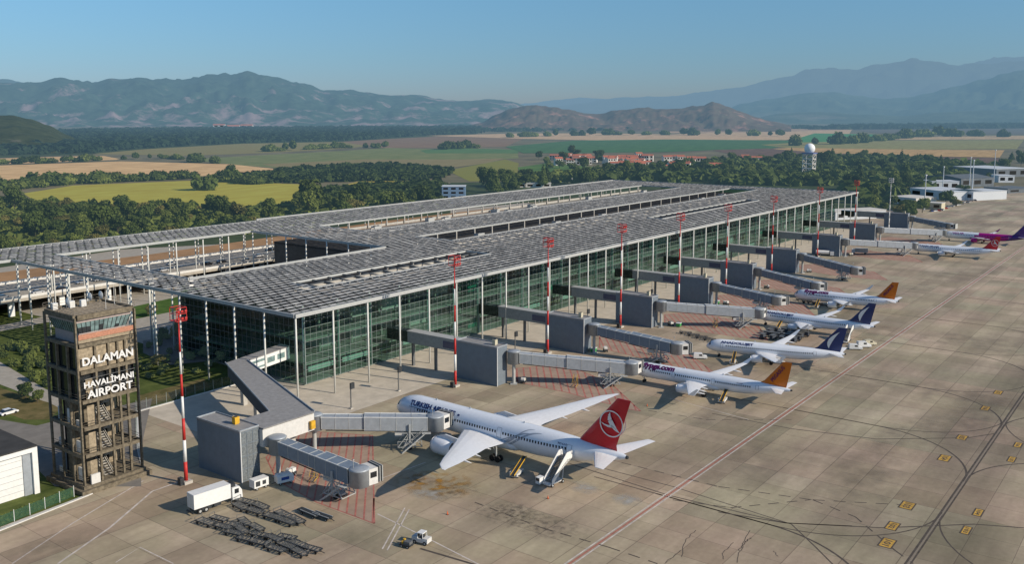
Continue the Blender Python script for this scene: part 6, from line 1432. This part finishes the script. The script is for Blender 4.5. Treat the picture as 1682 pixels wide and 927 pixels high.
hedgerow([(-20,338),(0,338),(60,345),(100,350),(250,351),(350,351),(420,348),(480,344)],34,1.05,'bushy tree along the lower edge of the yellow field','bushes along the lower edge of the yellow field',3)
bush(tuple(at(337,312)),2.0,'single round dark tree standing in the yellow field',None,'lone_tree')
bush(tuple(at(376,283)),1.2,'small lone tree at the right end of the tan field',None,'lone_tree')
bush(tuple(at(496,279)),1.1,'small lone tree on the boundary right of the tan field',None,'lone_tree')
# woods and orchards nobody could count
def mass(name,poly,n,size,leafn,lm,lab,seed,leaf=1.0,flat=.8):
    rnd=random.Random(seed); P=scatter(poly,n,size*.55,seed); mb=MB()
    for (x,y) in P:
        s=size*rnd.uniform(.7,1.25); h=s*flat*rnd.uniform(.8,1.3)
        for _ in range(leafn):
            u=Vector((rnd.gauss(0,1),rnd.gauss(0,1),abs(rnd.gauss(0,1)))).normalized(); p=Vector((x+u.x*s*.6,y+u.y*s*.6,h*.25+u.z*h*.8)); nn=(u+Vector((rnd.uniform(-.6,.6),rnd.uniform(-.6,.6),rnd.uniform(0,.6)))).normalized(); t=nn.orthogonal().normalized(); b=nn.cross(t); q=leaf*s*.42*rnd.uniform(.7,1.3)
            mb.add([p-t*q-b*q*.7,p+t*q-b*q,p+t*q*.8+b*q,p-t*q+b*q*.8],[(0,1,2,3)])
    o=mb.build(name,lm); tag(o,lab,'woodland',None,'stuff'); return o
mass('orchard',[(392,292),(470,281),(560,274),(645,273),(742,280),(735,290),(690,297),(560,299),(420,303),(386,298)],900,5.5,16,LM[0],'dark green orchard mass in the middle distance',1)
mass('orchard',[(532,318),(620,308),(720,304),(742,316),(740,330),(640,340),(540,346),(480,342)],560,6,16,LM[0],'dark green orchard behind the rear roof strip',2)
mass('orchard',[(830,300),(900,292),(985,282),(990,296),(900,302)],120,7,14,LM[1],'green thicket before the village',3)
mass('undergrowth',[(-70,440),(-70,340),(100,345),(330,347),(480,348),(740,330),(740,345),(480,378),(150,408)],900,5,12,LM[1],'low undergrowth beneath the left tree belt',4)
mass('undergrowth',[(985,300),(985,284),(1200,266),(1470,262),(1640,276),(1500,322),(1450,340),(1400,334),(1380,308)],1100,8.5,12,LM[0],'low undergrowth beneath the far tree belt',5)
mass('far_woods',[(-60,256),(-60,222),(130,217),(300,214),(560,212),(800,211),(790,219),(700,223),(560,232),(400,235),(240,244),(150,252)],5200,20,30,LMF,'wide dark far woods below the left mountains',6,.42,.6)
mass('far_woods',[(1330,213),(1400,209),(1760,205),(1760,209),(1682,211),(1400,213)],900,34,22,LMF,'thin dark far woods at the foot of the right mountains',8,.45,.4)
mass('far_woods',[(780,217),(800,212),(1250,209),(1330,209),(1330,212),(1000,215)],600,26,22,LMF,'thin line of far trees at the foot of the small hill',9,.45,.4)
# yard planting
random.seed(17)
sh=crown_mesh(500,3.0,1.7,420,LM[1],'bush',leaf=.5); 
def shrub(x,y,s,lab,group):
    o=bpy.data.objects.new('shrub',sh); COL.objects.link(o); o.location=(x,y,0); o.scale=(s,s,s*random.uniform(.8,1.1)); o.rotation_euler=(0,0,random.uniform(0,6)); tag(o,lab,'shrub',group)
for q in scatter([(0,588),(0,560),(75,570),(125,575),(200,560),(225,565),(225,620),(160,640),(110,650),(60,630)],70,1.6,12): shrub(q[0],q[1],random.uniform(.7,1.3),'green shrub in the thick planting left of the control tower','shrubs left of the control tower')
for q in scatter([(235,560),(300,540),(380,550),(400,590),(350,620),(250,640),(235,610)],34,3,13): shrub(q[0],q[1],random.uniform(.6,1.1),'green shrub in the shaded garden between tower and terminal','shrubs in the shaded garden')
for i,(x,y) in enumerate(((42,655),(62,662),(170,520),(250,520),(310,530),(330,560),(290,560),(365,598),(370,560),(20,480),(340,590),(260,600))):
    q=at(x,y); tree(random.choice((1,3)),tuple(q),random.uniform(.28,.45),'small young tree in the yard and garden around the control tower','small yard trees',name='young_tree')
hg=MB()
rnd=random.Random(3)
for k in range(1500):
    t=rnd.random(); x=-108+45*t; y=-16.3+ (6.7)*t+rnd.uniform(-.5,.9)+.8; z=rnd.uniform(.1,1.2); nn=Vector((rnd.gauss(0,1),rnd.gauss(0,1),abs(rnd.gauss(0,1)))).normalized(); a=nn.orthogonal().normalized(); b=nn.cross(a); s=.22
    hg.add([(Vector((x,y,z))-a*s-b*s),(Vector((x,y,z))+a*s-b*s),(Vector((x,y,z))+a*s+b*s),(Vector((x,y,z))-a*s+b*s)],[(0,1,2,3)])
tag(hg.build('hedge',LM[1]),'low clipped green hedge behind the green netted fence','hedge')
# ================================================================ MOUNTAINS
from mathutils import noise as NZ
def mountain(name,prof,D0,D1,m,base_y=207,seed=0,rough=.16,nx=260,ny=34,freq=1.0):
    "terrain ridge: crest heights surveyed from the skyline, foot at distance D0, crest at D1"
    mb=MB(); xs=[p[0] for p in prof]; x0,x1=xs[0],xs[-1]; rows=[]
    def Yc(x):
        for a,b in zip(prof,prof[1:]):
            if a[0]<=x<=b[0]:
                f=(x-a[0])/(b[0]-a[0]); f=f*f*(3-2*f)*.5+f*.5; return a[1]+(b[1]-a[1])*f
        return prof[-1][1]
    for j in range(ny+1):
        v=j/ny; 
        for i in range(nx+1):
            x=x0+(x1-x0)*i/nx; d=Fv*FPX+Rv*(x-PPX)-Uv*(Yc(x)-PPY); h2=math.hypot(d.x,d.y); hc=CZ+d.z/h2*D1      # crest height
            if v<=.72:
                w_=v/.72; r=D0+(D1-D0)*w_; hh=hc*(w_**1.15*.62+.38*w_*w_*(3-2*w_))
            else:
                w_=(v-.72)/.28; r=D1+(D1-D0)*w_*.6; hh=hc*(1-w_*w_*.9)
            X=CX+d.x/h2*r; Y=CY_+d.y/h2*r
            s_=1/(D1*.045)*freq
            nz=NZ.ridged_multi_fractal(Vector((X*s_+seed,Y*s_,seed*1.7)),1.0,2.1,5,1.0,2.0)-1.1
            n2=NZ.fractal(Vector((X*s_*3,Y*s_*3,seed)),1.0,2.0,4)
            amp=hc*rough*(math.sin(min(1,v/.72)*math.pi)**.7 if v<.72 else .4); fine=hc*.018
            mb.v.append((X,Y,max(-6,hh+nz*amp+n2*(amp*.35+fine*min(1,v*3))-8*(v<.01))))
    for j in range(ny):
        for i in range(nx): a=j*(nx+1)+i; mb.f.append((a,a+1,a+nx+2,a+nx+1)); mb.m.append(0)
    o=mb.build(name,m,None,True); struct(o); return o
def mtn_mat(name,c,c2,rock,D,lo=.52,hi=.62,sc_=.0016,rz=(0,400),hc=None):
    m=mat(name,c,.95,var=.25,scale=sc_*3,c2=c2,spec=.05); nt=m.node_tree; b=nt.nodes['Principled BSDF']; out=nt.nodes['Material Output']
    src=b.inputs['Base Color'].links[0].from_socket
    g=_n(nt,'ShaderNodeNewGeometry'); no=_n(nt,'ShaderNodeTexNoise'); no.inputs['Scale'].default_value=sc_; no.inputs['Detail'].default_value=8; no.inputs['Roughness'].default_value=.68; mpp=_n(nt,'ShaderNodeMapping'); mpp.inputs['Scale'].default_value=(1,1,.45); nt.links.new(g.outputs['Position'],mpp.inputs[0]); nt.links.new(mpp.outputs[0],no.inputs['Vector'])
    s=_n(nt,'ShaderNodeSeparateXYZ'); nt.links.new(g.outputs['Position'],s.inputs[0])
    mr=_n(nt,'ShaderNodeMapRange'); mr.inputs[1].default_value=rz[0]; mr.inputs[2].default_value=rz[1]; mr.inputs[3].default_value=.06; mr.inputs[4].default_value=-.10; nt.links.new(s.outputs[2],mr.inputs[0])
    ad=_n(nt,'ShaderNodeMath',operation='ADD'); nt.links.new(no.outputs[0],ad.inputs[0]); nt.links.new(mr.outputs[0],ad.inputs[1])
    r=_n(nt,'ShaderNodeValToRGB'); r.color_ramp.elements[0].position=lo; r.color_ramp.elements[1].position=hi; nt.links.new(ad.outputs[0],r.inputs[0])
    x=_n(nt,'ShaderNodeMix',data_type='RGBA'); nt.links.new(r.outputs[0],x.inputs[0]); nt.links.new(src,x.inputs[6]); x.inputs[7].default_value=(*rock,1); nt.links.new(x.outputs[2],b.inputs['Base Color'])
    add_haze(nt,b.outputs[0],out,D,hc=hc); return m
mA=mtn_mat('mountain_scrub',(0.025,0.055,0.04),(0.055,0.085,0.055),(0.32,0.23,0.23),8200,.54,.64,.0042,(0,420))
mB=mtn_mat('hill_dry',(0.155,0.092,0.075),(0.10,0.085,0.058),(0.40,0.21,0.16),8200,.55,.68,.008,(-150,450))
mC=mtn_mat('mountain_far',(0.05,0.075,0.05),(0.08,0.10,0.06),(0.25,0.2,0.17),8200,.6,.8,.001)
mE=mtn_mat('hill_wooded',(0.03,0.045,0.02),(0.05,0.06,0.03),(0.2,0.18,0.14),11500,.58,.7,.01,(-50,100))
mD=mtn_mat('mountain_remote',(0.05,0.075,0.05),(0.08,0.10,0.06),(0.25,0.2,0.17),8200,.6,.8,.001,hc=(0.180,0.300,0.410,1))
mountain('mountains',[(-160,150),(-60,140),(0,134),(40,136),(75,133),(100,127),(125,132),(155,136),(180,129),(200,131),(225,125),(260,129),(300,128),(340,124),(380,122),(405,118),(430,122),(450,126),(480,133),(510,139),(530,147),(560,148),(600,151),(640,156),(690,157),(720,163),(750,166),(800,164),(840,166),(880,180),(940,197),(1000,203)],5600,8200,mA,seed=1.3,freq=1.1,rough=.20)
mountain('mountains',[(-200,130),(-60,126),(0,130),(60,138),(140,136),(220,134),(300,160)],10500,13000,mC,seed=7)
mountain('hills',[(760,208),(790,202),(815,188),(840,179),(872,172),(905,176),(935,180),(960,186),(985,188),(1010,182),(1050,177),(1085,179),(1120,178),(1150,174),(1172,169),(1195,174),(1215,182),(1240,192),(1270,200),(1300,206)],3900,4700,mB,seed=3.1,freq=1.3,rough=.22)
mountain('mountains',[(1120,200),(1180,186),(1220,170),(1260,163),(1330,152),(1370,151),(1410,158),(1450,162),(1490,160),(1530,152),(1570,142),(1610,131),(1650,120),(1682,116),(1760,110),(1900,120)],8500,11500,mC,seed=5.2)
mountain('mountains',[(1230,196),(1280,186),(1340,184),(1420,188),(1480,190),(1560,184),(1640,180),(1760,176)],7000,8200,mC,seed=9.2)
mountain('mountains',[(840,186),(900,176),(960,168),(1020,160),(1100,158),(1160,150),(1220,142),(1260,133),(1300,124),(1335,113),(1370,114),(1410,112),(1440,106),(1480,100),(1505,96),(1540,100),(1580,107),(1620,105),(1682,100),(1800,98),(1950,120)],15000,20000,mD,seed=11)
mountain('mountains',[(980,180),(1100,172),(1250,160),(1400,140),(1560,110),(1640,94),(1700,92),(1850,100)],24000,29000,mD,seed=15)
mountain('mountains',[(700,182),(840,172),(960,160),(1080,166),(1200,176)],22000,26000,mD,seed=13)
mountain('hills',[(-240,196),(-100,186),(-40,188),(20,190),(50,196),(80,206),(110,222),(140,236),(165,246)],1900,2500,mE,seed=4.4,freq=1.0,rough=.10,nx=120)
